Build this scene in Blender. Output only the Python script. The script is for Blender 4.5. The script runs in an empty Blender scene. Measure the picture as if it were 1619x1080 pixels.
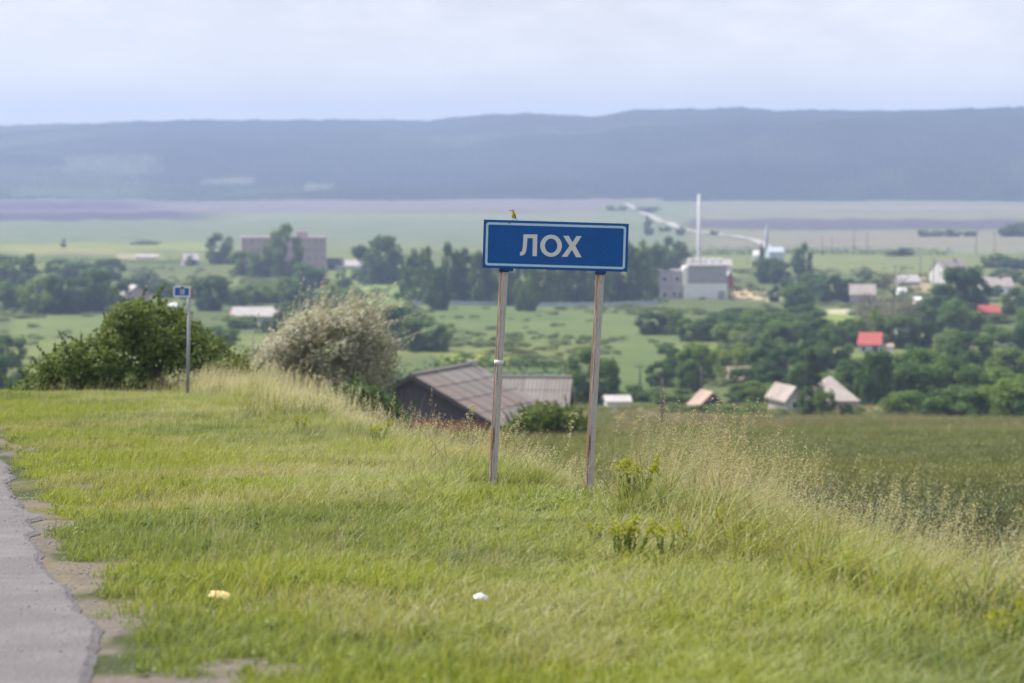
import bpy, bmesh, math, random
import numpy as np
from mathutils import Vector, Matrix, Euler

random.seed(7)
rng = np.random.default_rng(7)
scene = bpy.context.scene

# ------------------------------------------------------------------ camera
F = 100 / 36 * 1619.0            # focal length in photograph pixels
CX, CY, HZ = 809.5, 540.0, 250.0
PITCH = math.atan((CY - HZ) / F)
EYE = 1.7
cam_d = bpy.data.cameras.new('camera')
cam = bpy.data.objects.new('camera', cam_d)
scene.collection.objects.link(cam)
cam.location = (0, 0, EYE)
cam.rotation_euler = (math.pi / 2 - PITCH, 0, 0)
cam_d.lens = 100
cam_d.sensor_width = 36
cam_d.clip_start = 0.1
cam_d.clip_end = 40000
cam_d.dof.use_dof = True
cam_d.dof.focus_distance = 26.5
cam_d.dof.aperture_fstop = 2.5
scene.camera = cam

# ------------------------------------------------------------------ sky and sun
SUN_EL = math.radians(56)
SUN_AZ = math.radians(-66)        # from +Y (view direction) towards -X: high on the left, a little behind the sign
w = bpy.data.worlds.new('World'); scene.world = w; w.use_nodes = True
wn = w.node_tree; wn.nodes.clear()
def wnode(t, **k):
    n = wn.nodes.new(t)
    for a, b in k.items(): setattr(n, a, b)
    return n
sky = wnode('ShaderNodeTexSky', sky_type='NISHITA', sun_disc=False)
sky.sun_elevation = SUN_EL; sky.sun_rotation = SUN_AZ
sky.air_density = 1.0; sky.dust_density = 2.5; sky.ozone_density = 1.5
tc = wnode('ShaderNodeTexCoord')
mp = wnode('ShaderNodeMapping'); mp.inputs['Scale'].default_value = (5, 5, 15)
n1 = wnode('ShaderNodeTexNoise'); n1.inputs['Scale'].default_value = 1.7; n1.inputs['Detail'].default_value = 7; n1.inputs['Roughness'].default_value = .55
cr = wnode('ShaderNodeValToRGB'); cr.color_ramp.elements[0].position = .36; cr.color_ramp.elements[1].position = .66
cr.color_ramp.elements[0].color = (.6, .6, .6, 1); cr.color_ramp.elements[1].color = (1, 1, 1, 1)
mx = wnode('ShaderNodeMix', data_type='RGBA')
mx.inputs[7].default_value = (6.1, 6.2, 6.8, 1)
bg = wnode('ShaderNodeBackground'); bg.inputs['Strength'].default_value = 0.10
wo = wnode('ShaderNodeOutputWorld')
L = wn.links.new
L(tc.outputs['Generated'], mp.inputs['Vector']); L(mp.outputs[0], n1.inputs['Vector'])
L(n1.outputs[0], cr.inputs[0]); L(cr.outputs[0], mx.inputs[0])
sz = wnode('ShaderNodeSeparateXYZ'); hr_ = wnode('ShaderNodeMapRange'); L(tc.outputs['Generated'], sz.inputs[0]); L(sz.outputs[2], hr_.inputs[0])
hr_.inputs[1].default_value = .06; hr_.inputs[2].default_value = -.01
m3 = wnode('ShaderNodeMix', data_type='RGBA'); m3.inputs[7].default_value = (9.0, 9.1, 8.2, 1)
L(hr_.outputs[0], m3.inputs[0]); L(mx.outputs[2], m3.inputs[6])
n5 = wnode('ShaderNodeTexNoise'); n5.inputs['Scale'].default_value = 4.5; n5.inputs['Detail'].default_value = 8; n5.inputs['Roughness'].default_value = .6
L(mp.outputs[0], n5.inputs['Vector']); r5 = wnode('ShaderNodeMapRange'); r5.inputs[1].default_value = .42; r5.inputs[2].default_value = .70; r5.inputs[4].default_value = .55
m5 = wnode('ShaderNodeMix', data_type='RGBA'); m5.inputs[6].default_value = (6.2, 6.3, 6.75, 1); m5.inputs[7].default_value = (8.5, 8.6, 8.5, 1)
L(n5.outputs[0], r5.inputs[0]); L(r5.outputs[0], m5.inputs[0]); L(m5.outputs[2], mx.inputs[7])
L(sky.outputs[0], mx.inputs[6]); L(m3.outputs[2], bg.inputs[0]); L(bg.outputs[0], wo.inputs[0])

sun_d = bpy.data.lights.new('sun', 'SUN'); sun_d.energy = 5.0; sun_d.angle = math.radians(1.0)
sun_d.color = (1.0, .95, .86)
sun = bpy.data.objects.new('sun', sun_d); scene.collection.objects.link(sun)
# direction to the sun
sdir = Vector((math.sin(SUN_AZ) * math.cos(SUN_EL), math.cos(SUN_AZ) * math.cos(SUN_EL), math.sin(SUN_EL)))
sun.rotation_euler = sdir.to_track_quat('Z', 'Y').to_euler()
sun.location = (0, 0, 60)

scene.view_settings.view_transform = 'Standard'
scene.view_settings.look = 'None'
scene.view_settings.exposure = 0.58
scene.view_settings.gamma = 1.0
scene.cycles.max_bounces = 6
scene.cycles.diffuse_bounces = 3
scene.cycles.transmission_bounces = 4
scene.cycles.volume_bounces = 0
scene.cycles.transparent_max_bounces = 6
scene.cycles.use_denoising = True
HAZE_D = 2.0e-4

# ------------------------------------------------------------------ object helpers
COL = scene.collection
def tag(o, label=None, cat=None, group=None, kind=None):
    if label: o['label'] = label
    if cat: o['category'] = cat
    if group: o['group'] = group
    if kind: o['kind'] = kind
    return o
def link(o, parent=None):
    COL.objects.link(o)
    if parent: o.parent = parent
    return o
def empty(name, loc, rz=0):
    o = bpy.data.objects.new(name, None); o.empty_display_size = .2
    o.location = loc; o.rotation_euler = (0, 0, rz)
    return link(o)
def mesh_from(name, V, Fc, mats=(), smooth=False):
    me = bpy.data.meshes.new(name)
    me.from_pydata([tuple(v) for v in V], [], Fc)
    for m in mats: me.materials.append(m)
    if smooth: me.polygons.foreach_set('use_smooth', [True] * len(me.polygons))
    me.update()
    return me
def np_mesh(name, V, Fq, mats=(), uv=None, midx=None, smooth=False):
    """V (n,3) array, Fq (m,k) constant-size faces, uv (m*k,2)"""
    me = bpy.data.meshes.new(name)
    V = np.asarray(V, np.float32); Fq = np.asarray(Fq, np.int32)
    m, k = Fq.shape
    me.vertices.add(len(V)); me.vertices.foreach_set('co', V.ravel())
    me.loops.add(m * k); me.loops.foreach_set('vertex_index', Fq.ravel())
    me.polygons.add(m); me.polygons.foreach_set('loop_start', np.arange(0, m * k, k, dtype=np.int32))
    try: me.polygons.foreach_set('loop_total', np.full(m, k, np.int32))
    except Exception: pass
    for mt in mats: me.materials.append(mt)
    if midx is not None: me.polygons.foreach_set('material_index', np.asarray(midx, np.int32))
    if smooth: me.polygons.foreach_set('use_smooth', np.ones(m, bool))
    if uv is not None:
        l = me.uv_layers.new(name='UVMap'); l.data.foreach_set('uv', np.asarray(uv, np.float32).ravel())
    me.update(calc_edges=True); me.validate()
    return me
def obj(name, me, parent=None):
    return link(bpy.data.objects.new(name, me), parent)

class MB:
    """collects simple solids for one mesh"""
    def __init__(s): s.V = []; s.F = []; s.M = []
    def add(s, V, Fc, m=0):
        b = len(s.V); s.V += [Vector(v) for v in V]; s.F += [tuple(i + b for i in f) for f in Fc]; s.M += [m] * len(Fc)
    def box(s, c, d, rot=None, m=0):
        x, y, z = d[0] / 2, d[1] / 2, d[2] / 2
        V = [Vector((i * x, j * y, k * z)) for k in (-1, 1) for j in (-1, 1) for i in (-1, 1)]
        if rot is not None: V = [rot @ v for v in V]
        V = [v + Vector(c) for v in V]
        s.add(V, [(0, 2, 3, 1), (4, 5, 7, 6), (0, 1, 5, 4), (2, 6, 7, 3), (0, 4, 6, 2), (1, 3, 7, 5)], m)
    def tube(s, pts, rad, n=8, cap=True, m=0, flat=1.0):
        pts = [Vector(p) for p in pts]
        if not hasattr(rad, '__len__'): rad = [rad] * len(pts)
        V = []; Fc = []
        up = Vector((0, 0, 1))
        for i, p in enumerate(pts):
            t = (pts[min(i + 1, len(pts) - 1)] - pts[max(i - 1, 0)]).normalized()
            a = t.cross(up)
            if a.length < 1e-3: a = t.cross(Vector((0, 1, 0)))
            a.normalize(); b = t.cross(a).normalized()
            for k in range(n):
                th = 2 * math.pi * k / n
                V.append(p + a * math.cos(th) * rad[i] + b * math.sin(th) * rad[i] * flat)
        for i in range(len(pts) - 1):
            for k in range(n):
                Fc.append((i * n + k, i * n + (k + 1) % n, (i + 1) * n + (k + 1) % n, (i + 1) * n + k))
        if cap:
            Fc.append(tuple(range(n))); Fc.append(tuple((len(pts) - 1) * n + k for k in range(n)))
        s.add(V, Fc, m)
    def prism(s, poly, y0, y1, m=0):
        """poly in (x,z), extruded along y"""
        n = len(poly)
        V = [(p[0], y0, p[1]) for p in poly] + [(p[0], y1, p[1]) for p in poly]
        Fc = [tuple(range(n)), tuple(range(2 * n - 1, n - 1, -1))] + [(i, i + n, (i + 1) % n + n, (i + 1) % n) for i in range(n)]
        s.add(V, Fc, m)
    def mesh(s, name, mats, smooth=False, fix=True):
        me = mesh_from(name, s.V, s.F, mats)
        me.polygons.foreach_set('material_index', s.M)
        if fix:
            bm = bmesh.new(); bm.from_mesh(me); bmesh.ops.recalc_face_normals(bm, faces=bm.faces); bm.to_mesh(me); bm.free()
        if smooth: me.polygons.foreach_set('use_smooth', [True] * len(me.polygons))
        return me
    def build(s, name, mats, parent=None, smooth=False):
        if not isinstance(mats, (list, tuple)): mats = [mats]
        return obj(name, s.mesh(name, mats, smooth), parent)

# ------------------------------------------------------------------ noise
_perm = rng.random((256, 256)).astype(np.float64)
def vnoise(x, y):
    xi = np.floor(x).astype(int); yi = np.floor(y).astype(int)
    fx = x - xi; fy = y - yi
    fx = fx * fx * (3 - 2 * fx); fy = fy * fy * (3 - 2 * fy)
    g = lambda a, b: _perm[a & 255, b & 255]
    return (g(xi, yi) * (1 - fx) + g(xi + 1, yi) * fx) * (1 - fy) + (g(xi, yi + 1) * (1 - fx) + g(xi + 1, yi + 1) * fx) * fy
def fbm(x, y, o=4):
    s = 0; a = .5; t = 0
    for i in range(o):
        s = s + a * vnoise(x * 2 ** i + 17.3 * i, y * 2 ** i + 9.1 * i); t += a; a *= .5
    return s / t
def sstep(a, b, x):
    t = np.clip((x - a) / (b - a), 0, 1); return t * t * (3 - 2 * t)

# ------------------------------------------------------------------ terrain
_fd = np.array([-60, 0, 20, 50, 100, 200, 300, 400, 450, 600, 900, 1100, 1500, 2400, 3500, 4200, 9000.])
_fz = np.array([-3, 2.7, 4.15, 6.6, 10.5, 19.6, 27.8, 34.6, 36.6, 41, 47, 49.6, 51.6, 54.5, 54.5, 53, 50])
def lat(x, d):            # metres right of the outer edge of the verge
    return x + .205 * (d - 20) - 3.6
def terrain(x, d):
    x = np.asarray(x, float); d = np.asarray(d, float)
    s = lat(x, d)
    fz = np.interp(d, _fd, _fz)
    # smooth the kinks of the far table
    fz = (fz + np.interp(d * 1.06 + 1, _fd, _fz) + np.interp(d * .94 - 1, _fd, _fz)) / 3
    vz = 1.7 + .0535 * d
    far = sstep(55, 96, d)
    dep = vz * (1 - far) + fz * far
    w_ = sstep(-2.3, 1.7, s)
    dep = dep * (1 - w_) + fz * w_
    z = EYE - dep
    near = 1 - sstep(60, 140, d)
    off = sstep(-6.9, -6.2, s)
    z = z + near * off * ((fbm(x * .8, d * .8, 3) - .5) * .16 + (fbm(x * .16 + 5, d * .16, 2) - .5) * .25 * sstep(-6, -4, s))
    z = z + sstep(400, 600, d) * (fbm(x * .006 + 3, d * .006, 3) - .5) * 5
    z = z + sstep(140, 250, d) * (fbm(x * .03 + 3, d * .03, 3) - .5) * .8
    return z
def T(x, d): return float(terrain(np.array([x]), np.array([d]))[0])
def ray(u, v):
    a = (u - CX) / F; b = (CY - v) / F
    return a, math.cos(PITCH) + b * math.sin(PITCH), -math.sin(PITCH) + b * math.cos(PITCH)
def at(u, v, d):
    x, y, z = ray(u, v); k = d / y
    return Vector((x * k, d, EYE + z * k))
_ds = np.concatenate([np.arange(8, 110, .4), np.geomspace(110, 3480, 900)])
def ground(u, v, dmin=110.):
    """where the ray through a photograph pixel first meets the terrain beyond dmin"""
    x, y, z = ray(u, v)
    ds = _ds[_ds >= dmin]; k = ds / y
    h = EYE + z * k - terrain(x * k, ds)
    i = np.argmax(h <= 0)
    if h[i] > 0: i = len(ds) - 1
    d = ds[i]
    return Vector((x * d / y, d, T(x * d / y, d)))
def uv_of(x, d, z):
    c, s = math.cos(PITCH), math.sin(PITCH)
    dz = z - EYE
    f = d * c - dz * s; up = d * s + dz * c
    f = np.maximum(f, 1e-3)
    return CX + x / f * F, CY - up / f * F
def stand(u, d):
    x = (u - CX) / F * d
    return Vector((x, d, T(x, d)))

# ------------------------------------------------------------------ materials
MATS = {}
def newmat(name):
    m = bpy.data.materials.new(name); m.use_nodes = True
    nt = m.node_tree; nt.nodes.clear()
    return m, nt
def nd(nt, t, **k):
    n = nt.nodes.new(t)
    for a, b in k.items():
        if a.startswith('i_'): n.inputs[a[2:].replace('_', ' ')].default_value = b
        else: setattr(n, a, b)
    return n
def mixc(nt, fac, a, b, bt='MIX'):
    n = nd(nt, 'ShaderNodeMix', data_type='RGBA', blend_type=bt)
    for i, x in ((0, fac), (6, a), (7, b)):
        if hasattr(x, 'is_linked') or isinstance(x, bpy.types.NodeSocket): nt.links.new(x, n.inputs[i])
        elif i == 0: n.inputs[0].default_value = x
        else: n.inputs[i].default_value = (*x[:3], 1)
    return n.outputs[2]
def ramp(nt, src, p0, p1):
    n = nd(nt, 'ShaderNodeMapRange'); n.inputs[1].default_value = p0; n.inputs[2].default_value = p1
    nt.links.new(src, n.inputs[0]); return n.outputs[0]
def noise(nt, scale, detail=4, vec=None, rough=.6, stretch=None):
    n = nd(nt, 'ShaderNodeTexNoise'); n.inputs['Scale'].default_value = scale; n.inputs['Detail'].default_value = detail
    n.inputs['Roughness'].default_value = rough
    if stretch is not None:
        m = nd(nt, 'ShaderNodeMapping'); m.inputs['Scale'].default_value = stretch
        nt.links.new(vec, m.inputs['Vector']); vec = m.outputs[0]
    if vec is not None: nt.links.new(vec, n.inputs['Vector'])
    return n.outputs[0]
def solid(name, col, rough=.7, var=.25, scale=3., metal=0, col2=None, bump=0., spec=.3, stretch=None):
    m, nt = newmat(name)
    t = nd(nt, 'ShaderNodeTexCoord'); vec = t.outputs['Object']
    nz = noise(nt, scale, 6, vec, stretch=stretch)
    c2 = col2 if col2 else tuple(c * (1 - var) for c in col)
    c = mixc(nt, ramp(nt, nz, .38, .66), col, c2)
    nz2 = noise(nt, scale * 6, 3, vec, stretch=stretch)
    c = mixc(nt, ramp(nt, nz2, .3, 1.1), c, tuple(x * .75 for x in col))
    b = nd(nt, 'ShaderNodeBsdfPrincipled'); b.inputs['Roughness'].default_value = rough; b.inputs['Metallic'].default_value = metal
    b.inputs['Specular IOR Level'].default_value = spec
    nt.links.new(c, b.inputs['Base Color'])
    if bump:
        bp = nd(nt, 'ShaderNodeBump'); bp.inputs['Strength'].default_value = bump; bp.inputs['Distance'].default_value = .02
        nt.links.new(nz2, bp.inputs['Height']); nt.links.new(bp.outputs[0], b.inputs['Normal'])
    o = nd(nt, 'ShaderNodeOutputMaterial'); nt.links.new(b.outputs[0], o.inputs[0])
    MATS[name] = m
    return m
def leafy(name, ca, cb, dry=None, pos_scale=.5, trans=.35, inst=False, objrand=.0, tip=None, rough=.6, hue2=None):
    """foliage: two greens mixed by position noise and per-leaf random (UV.x); inst: tone comes from the scattered point"""
    m, nt = newmat(name)
    g = nd(nt, 'ShaderNodeNewGeometry')
    uvn = nd(nt, 'ShaderNodeUVMap'); sx = nd(nt, 'ShaderNodeSeparateXYZ'); nt.links.new(uvn.outputs[0], sx.inputs[0])
    nz = noise(nt, pos_scale, 3, g.outputs['Position'])
    f = nd(nt, 'ShaderNodeMath', operation='MULTIPLY_ADD'); nt.links.new(sx.outputs[0], f.inputs[0]); f.inputs[1].default_value = .5
    nt.links.new(ramp(nt, nz, .3, 1.25), f.inputs[2])
    c = mixc(nt, f.outputs[0], ca, cb)
    if inst and dry:
        at_ = nd(nt, 'ShaderNodeAttribute', attribute_type='INSTANCER', attribute_name='dry')
        a2 = nd(nt, 'ShaderNodeMath', operation='MULTIPLY_ADD'); nt.links.new(sx.outputs[0], a2.inputs[0]); a2.inputs[1].default_value = .6
        nt.links.new(at_.outputs['Fac'], a2.inputs[2])
        a3 = nd(nt, 'ShaderNodeMath', operation='SUBTRACT', use_clamp=True); nt.links.new(a2.outputs[0], a3.inputs[0]); a3.inputs[1].default_value = .3
        c = mixc(nt, a3.outputs[0], c, dry)
    if inst and hue2:
        at_ = nd(nt, 'ShaderNodeAttribute', attribute_type='INSTANCER', attribute_name='hue')
        c = mixc(nt, at_.outputs['Fac'], c, hue2)
    if tip:
        pw = nd(nt, 'ShaderNodeMath', operation='POWER'); nt.links.new(sx.outputs[1], pw.inputs[0]); pw.inputs[1].default_value = 2.5
        pm = nd(nt, 'ShaderNodeMath', operation='MULTIPLY'); nt.links.new(pw.outputs[0], pm.inputs[0]); pm.inputs[1].default_value = .7
        c = mixc(nt, pm.outputs[0], c, tip)
    if objrand:
        oi = nd(nt, 'ShaderNodeObjectInfo')
        hs = nd(nt, 'ShaderNodeHueSaturation')
        mr = nd(nt, 'ShaderNodeMapRange'); nt.links.new(oi.outputs['Random'], mr.inputs[0])
        mr.inputs[3].default_value = .5 - .018 * objrand; mr.inputs[4].default_value = .5 + .03 * objrand
        mv = nd(nt, 'ShaderNodeMapRange'); nt.links.new(oi.outputs['Random'], mv.inputs[0]); mv.inputs[3].default_value = 1 + .4 * objrand; mv.inputs[4].default_value = 1 - .35 * objrand
        nt.links.new(mr.outputs[0], hs.inputs['Hue']); nt.links.new(mv.outputs[0], hs.inputs['Value']); nt.links.new(c, hs.inputs['Color'])
        c = hs.outputs[0]
    b = nd(nt, 'ShaderNodeBsdfPrincipled'); b.inputs['Roughness'].default_value = rough; b.inputs['Specular IOR Level'].default_value = .25
    nt.links.new(c, b.inputs['Base Color'])
    tr = nd(nt, 'ShaderNodeBsdfTranslucent')
    c2 = mixc(nt, 1.0, c, (1.25, 1.15, .6), 'MULTIPLY'); nt.links.new(c2, tr.inputs[0])
    ms = nd(nt, 'ShaderNodeMixShader'); ms.inputs[0].default_value = trans
    nt.links.new(b.outputs[0], ms.inputs[1]); nt.links.new(tr.outputs[0], ms.inputs[2])
    o = nd(nt, 'ShaderNodeOutputMaterial'); nt.links.new(ms.outputs[0], o.inputs[0])
    return m

# ================================================================== LARGE STRUCTURE
# ------------------------------------------------------------------ ground
drow = np.concatenate([np.arange(-8, 10, .5), np.arange(10, 40, .2), np.arange(40, 62, .5), np.arange(62, 400, 3.2), 400 + np.cumsum(np.linspace(3.5, 26, 240))])
drow = drow[drow < 3700]; drow = np.append(drow, [3800, 4000])
acol = np.concatenate([-np.geomspace(3, .2, 26)[:-1], np.linspace(-.2, .2, 440), np.geomspace(.2, 3, 26)[1:]])
A, D = np.meshgrid(acol, drow)
X = A * (D + 12)
Z = terrain(X, D)
U, Vv = uv_of(X, D, Z)
nw = (fbm(X * .02, D * .004 + 4, 3) - .5)
Uw = U + nw * 26; Vw = Vv + (fbm(U * .02 + 2, Vv * .05, 3) - .5) * 7
col = np.zeros(X.shape + (3,)) + np.array([.12, .145, .05])
def put(mask, c):
    global col
    mask = np.clip(mask, 0, 1)[..., None]; col = col * (1 - mask) + np.array(c) * mask
def rect(u0, v0, u1, v1, c, su=12, sv=3, far=True, k=1.):
    m = sstep(u0 - su, u0 + su, Uw) * (1 - sstep(u1 - su, u1 + su, Uw)) * sstep(v0 - sv, v0 + sv, Vw) * (1 - sstep(v1 - sv, v1 + sv, Vw))
    if far: m = m * (D > 110)
    put(m * k, c)
# yellowish / bluish patchwork in the valley meadow
n_a = fbm(X * .012, D * .008, 4)
put(sstep(.45, .65, n_a) * .7, (.17, .205, .06)); put(sstep(.55, .4, n_a) * .6, (.08, .115, .042))
# the plain beyond the village, from near to far
rect(-900, 384, 2500, 399, (.16, .185, .095), sv=4)
rect(-900, 352, 1090, 384, (.15, .185, .12), sv=4)
rect(-900, 336, 2500, 353, (.18, .21, .14), sv=3)
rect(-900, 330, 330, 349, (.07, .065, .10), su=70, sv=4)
rect(-900, 300, 980, 335, (.185, .16, .185), sv=3)
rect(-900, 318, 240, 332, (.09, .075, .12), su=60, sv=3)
rect(1000, 300, 2500, 346, (.20, .205, .155), su=15, sv=3)
rect(1250, 326, 2500, 331, (.26, .22, .19), su=60, sv=2)
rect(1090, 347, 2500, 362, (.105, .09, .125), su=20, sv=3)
rect(1090, 363, 2500, 400, (.20, .205, .15), su=20, sv=2)
rect(1250, 372, 1560, 386, (.23, .195, .18), su=60, sv=4, k=.7)
rect(1090, 401, 1560, 432, (.165, .195, .075), su=30, sv=2)
rect(950, 318, 1090, 346, (.16, .20, .12), su=18, sv=4, k=.8)
# yellow-green strips on the left
rect(-200, 384, 340, 396, (.22, .26, .08), sv=3, k=.8)
rect(20, 394, 200, 402, (.26, .25, .11), su=30, sv=2, k=.7)
rect(190, 402, 262, 411, (.35, .30, .22), su=8, sv=1.5, k=.8)
rect(20, 494, 165, 530, (.13, .175, .06), su=15, sv=4)
rect(350, 436, 440, 458, (.18, .225, .07), su=20, sv=4)
rect(530, 424, 650, 480, (.17, .235, .07), su=15, sv=6)
# green slope in the middle
rect(640, 484, 1080, 545, (.115, .16, .055), su=20, sv=4)
rect(690, 500, 900, 508, (.09, .15, .05), su=30, sv=3, k=.6)
rect(690, 560, 810, 578, (.22, .27, .05), su=15, sv=4)
rect(940, 548, 1040, 618, (.10, .145, .05), su=14, sv=6)
rect(700, 588, 930, 618, (.08, .14, .05), su=20, sv=4)
# bare earth and tracks about the boiler house
rect(1158, 458, 1208, 474, (.50, .38, .27), su=5, sv=2)
rect(1214, 457, 1236, 478, (.46, .41, .34), su=5, sv=3)
rect(1308, 488, 1342, 498, (.50, .48, .36), su=6, sv=2)
rect(1440, 436, 1470, 462, (.33, .27, .17), su=6, sv=4)
rect(1300, 496, 1360, 530, (.19, .25, .06), su=10, sv=5)
# meadow between field and village: pink-brown seeding grass
mead = sstep(118, 150, D) * (1 - sstep(370, 400, D))
put(mead, (.145, .165, .06))
put(mead * sstep(.44, .6, fbm(X * .05, D * .02 + 7, 3)), (.235, .19, .125))
put(sstep(118, 128, D) * (1 - sstep(134, 146, D)) * sstep(.4, .6, fbm(X * .08, D * .05, 2)), (.24, .27, .06))
# field soil and near meadow
S = lat(X, D)
nearm = (D < 118)
put(nearm * 1., (.06, .075, .03))
put(nearm * sstep(1, 2, S) * (X > .4) * (1 - sstep(84, 112, D)), (.09, .11, .04)); put(nearm * sstep(80, 112, D), (.145, .165, .06))
n_b = fbm(X * .5, D * .5, 4)
put(nearm * (S < 1) * sstep(.5, .7, n_b) * .6, (.17, .16, .075))
# bare dirt beside the asphalt
dirt = nearm * (S < -2) * (1 - sstep(.0, .35, (S + 6.75 + .6 * sstep(18, 30, D)) / 1.9 + (fbm(X * 2.2, D * 1.5, 4) - .45) * 2.8))
put(dirt, (.165, .145, .13))
me = None
nr, nc = X.shape
idx = np.arange(nr * nc).reshape(nr, nc)
Fq = np.stack([idx[:-1, :-1], idx[:-1, 1:], idx[1:, 1:], idx[1:, :-1]], -1).reshape(-1, 4)
gm, nt = newmat('ground')
at_ = nd(nt, 'ShaderNodeAttribute', attribute_name='Col')
g = nd(nt, 'ShaderNodeNewGeometry')
nf = noise(nt, 9, 6, g.outputs['Position'], .7)
c = mixc(nt, ramp(nt, nf, .3, .75), at_.outputs['Color'], mixc(nt, 1., at_.outputs['Color'], (.55, .55, .5), 'MULTIPLY'))
nm = noise(nt, .22, 6, g.outputs['Position'], .7)
c = mixc(nt, ramp(nt, nm, .42, .75), c, mixc(nt, 1., c, (1.25, 1.15, .9), 'MULTIPLY'))
nm2 = noise(nt, .05, 6, g.outputs['Position'], .72)
c = mixc(nt, ramp(nt, nm2, .45, .72), c, mixc(nt, 1., c, (.62, .72, .7), 'MULTIPLY'))
b = nd(nt, 'ShaderNodeBsdfPrincipled'); b.inputs['Roughness'].default_value = .95; b.inputs['Specular IOR Level'].default_value = .1
bp = nd(nt, 'ShaderNodeBump'); bp.inputs['Strength'].default_value = .6; bp.inputs['Distance'].default_value = .03
nt.links.new(nf, bp.inputs['Height']); nt.links.new(bp.outputs[0], b.inputs['Normal'])
nt.links.new(c, b.inputs['Base Color'])
o = nd(nt, 'ShaderNodeOutputMaterial'); nt.links.new(b.outputs[0], o.inputs[0])
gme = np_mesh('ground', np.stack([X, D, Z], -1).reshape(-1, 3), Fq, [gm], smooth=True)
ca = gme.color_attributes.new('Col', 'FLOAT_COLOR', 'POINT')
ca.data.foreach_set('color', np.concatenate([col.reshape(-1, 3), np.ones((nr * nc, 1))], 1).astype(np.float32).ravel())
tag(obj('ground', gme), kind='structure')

# ------------------------------------------------------------------ hills on the far side of the valley
sk_u = [-2500, -1200, -400, 0, 60, 240, 330, 560, 680, 720, 830, 900, 940, 1000, 1170, 1230, 1400, 1619, 2200, 3500, 5000]
sk_v = [215, 205, 208, 203, 200, 193, 192, 192, 193, 187, 181, 186, 188, 177, 172, 178, 178, 177, 182, 190, 205]
hu = np.concatenate([np.linspace(-2400, -80, 90), np.linspace(-70, 1690, 880), np.linspace(1700, 4000, 90)])
ht = np.concatenate([np.linspace(0, 1, 110), 1 + np.linspace(.03, 1, 12)])
HU, HT = np.meshgrid(hu, ht)
ridge = np.interp(HU, [-2500, 0, 700, 1000, 4000], [6400, 6200, 6000, 5400, 5000]) + (fbm(HU * .004, HU * 0, 3) - .5) * 500
HD = 3450 + (ridge - 3450) * np.minimum(HT, 1) + np.maximum(HT - 1, 0) * 1800
topz = EYE + (HZ - np.interp(HU, sk_u, sk_v)) / F * ridge
base = EYE - 56
HT1 = np.minimum(HT, 1)
prof = .25 * HT1 + .75 * sstep(0, 1.0, HT1)
foot = sstep(.02, .12, HT1)
HX = (HU - CX) / F * HD
rel = (fbm(HX * .0016 + 3, HD * .0016, 4) - .5) * 120 * np.sin(np.pi * HT1) + (fbm(HX * .006, HD * .004, 3) - .5) * 16 * np.sin(np.pi * HT1)
HZt = base + (topz - base) * prof + rel - np.maximum(HT - 1, 0) * 60
# tree tops: fine roughness
HZt += foot * (fbm(HX * .035, HD * .03, 2) - .3) * 7 * (HT1 > .12)
HZt += foot * (rng.random(HX.shape) - .5) * 4
hcol = np.zeros(HX.shape + (3,)) + np.array([.028, .045, .03])
HV = uv_of(HX, HD, HZt)[1]
def hput(m, c):
    global hcol
    m = np.clip(m, 0, 1)[..., None]; hcol = hcol * (1 - m) + np.array(c) * m
def hrect(u0, v0, u1, v1, c, su=8, sv=2, k=1):
    uu = HU + (fbm(HU * .03, HV * .1, 3) - .5) * 40; vv = HV + (fbm(HU * .02 + 9, HV * .05, 3) - .5) * 10
    hput(sstep(u0 - su, u0 + su, uu) * (1 - sstep(u1 - su, u1 + su, uu)) * sstep(v0 - sv, v0 + sv, vv) * (1 - sstep(v1 - sv, v1 + sv, vv)) * k, c)
hput(sstep(.5, .68, fbm(HX * .0022 + 1, HD * .002, 4)) * .8, (.07, .10, .055)); hput(sstep(.52, .40, fbm(HX * .004 + 8, HD * .004, 4)) * .7, (.016, .028, .02))
hput(sstep(.35, .05, HT1) * .5, (.055, .075, .045))
hrect(100, 246, 250, 272, (.16, .19, .13), su=12, k=.6)
hrect(-200, 262, 235, 290, (.11, .14, .09), su=20, k=.5)
hrect(20, 296, 230, 312, (.13, .16, .11), su=20, k=.6)
hrect(325, 281, 392, 290, (.20, .21, .15), su=4, sv=1.5, k=.8)
hrect(484, 289, 534, 297, (.20, .21, .15), su=4, sv=1.5, k=.8)
hput((1 - sstep(.0, .025, HT1)), (.12, .13, .11))
hr, hc = HX.shape
hidx = np.arange(hr * hc).reshape(hr, hc)
HF = np.stack([hidx[:-1, :-1], hidx[:-1, 1:], hidx[1:, 1:], hidx[1:, :-1]], -1).reshape(-1, 4)
hm, nt = newmat('wooded_hill')
at_ = nd(nt, 'ShaderNodeAttribute', attribute_name='Col'); g = nd(nt, 'ShaderNodeNewGeometry')
nf = noise(nt, .02, 6, g.outputs['Position'], .75)
c = mixc(nt, ramp(nt, nf, .3, .7), at_.outputs['Color'], mixc(nt, 1., at_.outputs['Color'], (.45, .5, .55), 'MULTIPLY'))
b = nd(nt, 'ShaderNodeBsdfDiffuse'); nt.links.new(c, b.inputs[0])
o = nd(nt, 'ShaderNodeOutputMaterial'); nt.links.new(b.outputs[0], o.inputs[0])
hme = np_mesh('hills', np.stack([HX, HD, HZt], -1).reshape(-1, 3), HF, [hm], smooth=True)
ca = hme.color_attributes.new('Col', 'FLOAT_COLOR', 'POINT')
ca.data.foreach_set('color', np.concatenate([hcol.reshape(-1, 3), np.ones((hr * hc, 1))], 1).astype(np.float32).ravel())
tag(obj('hills', hme), kind='structure')

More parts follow.
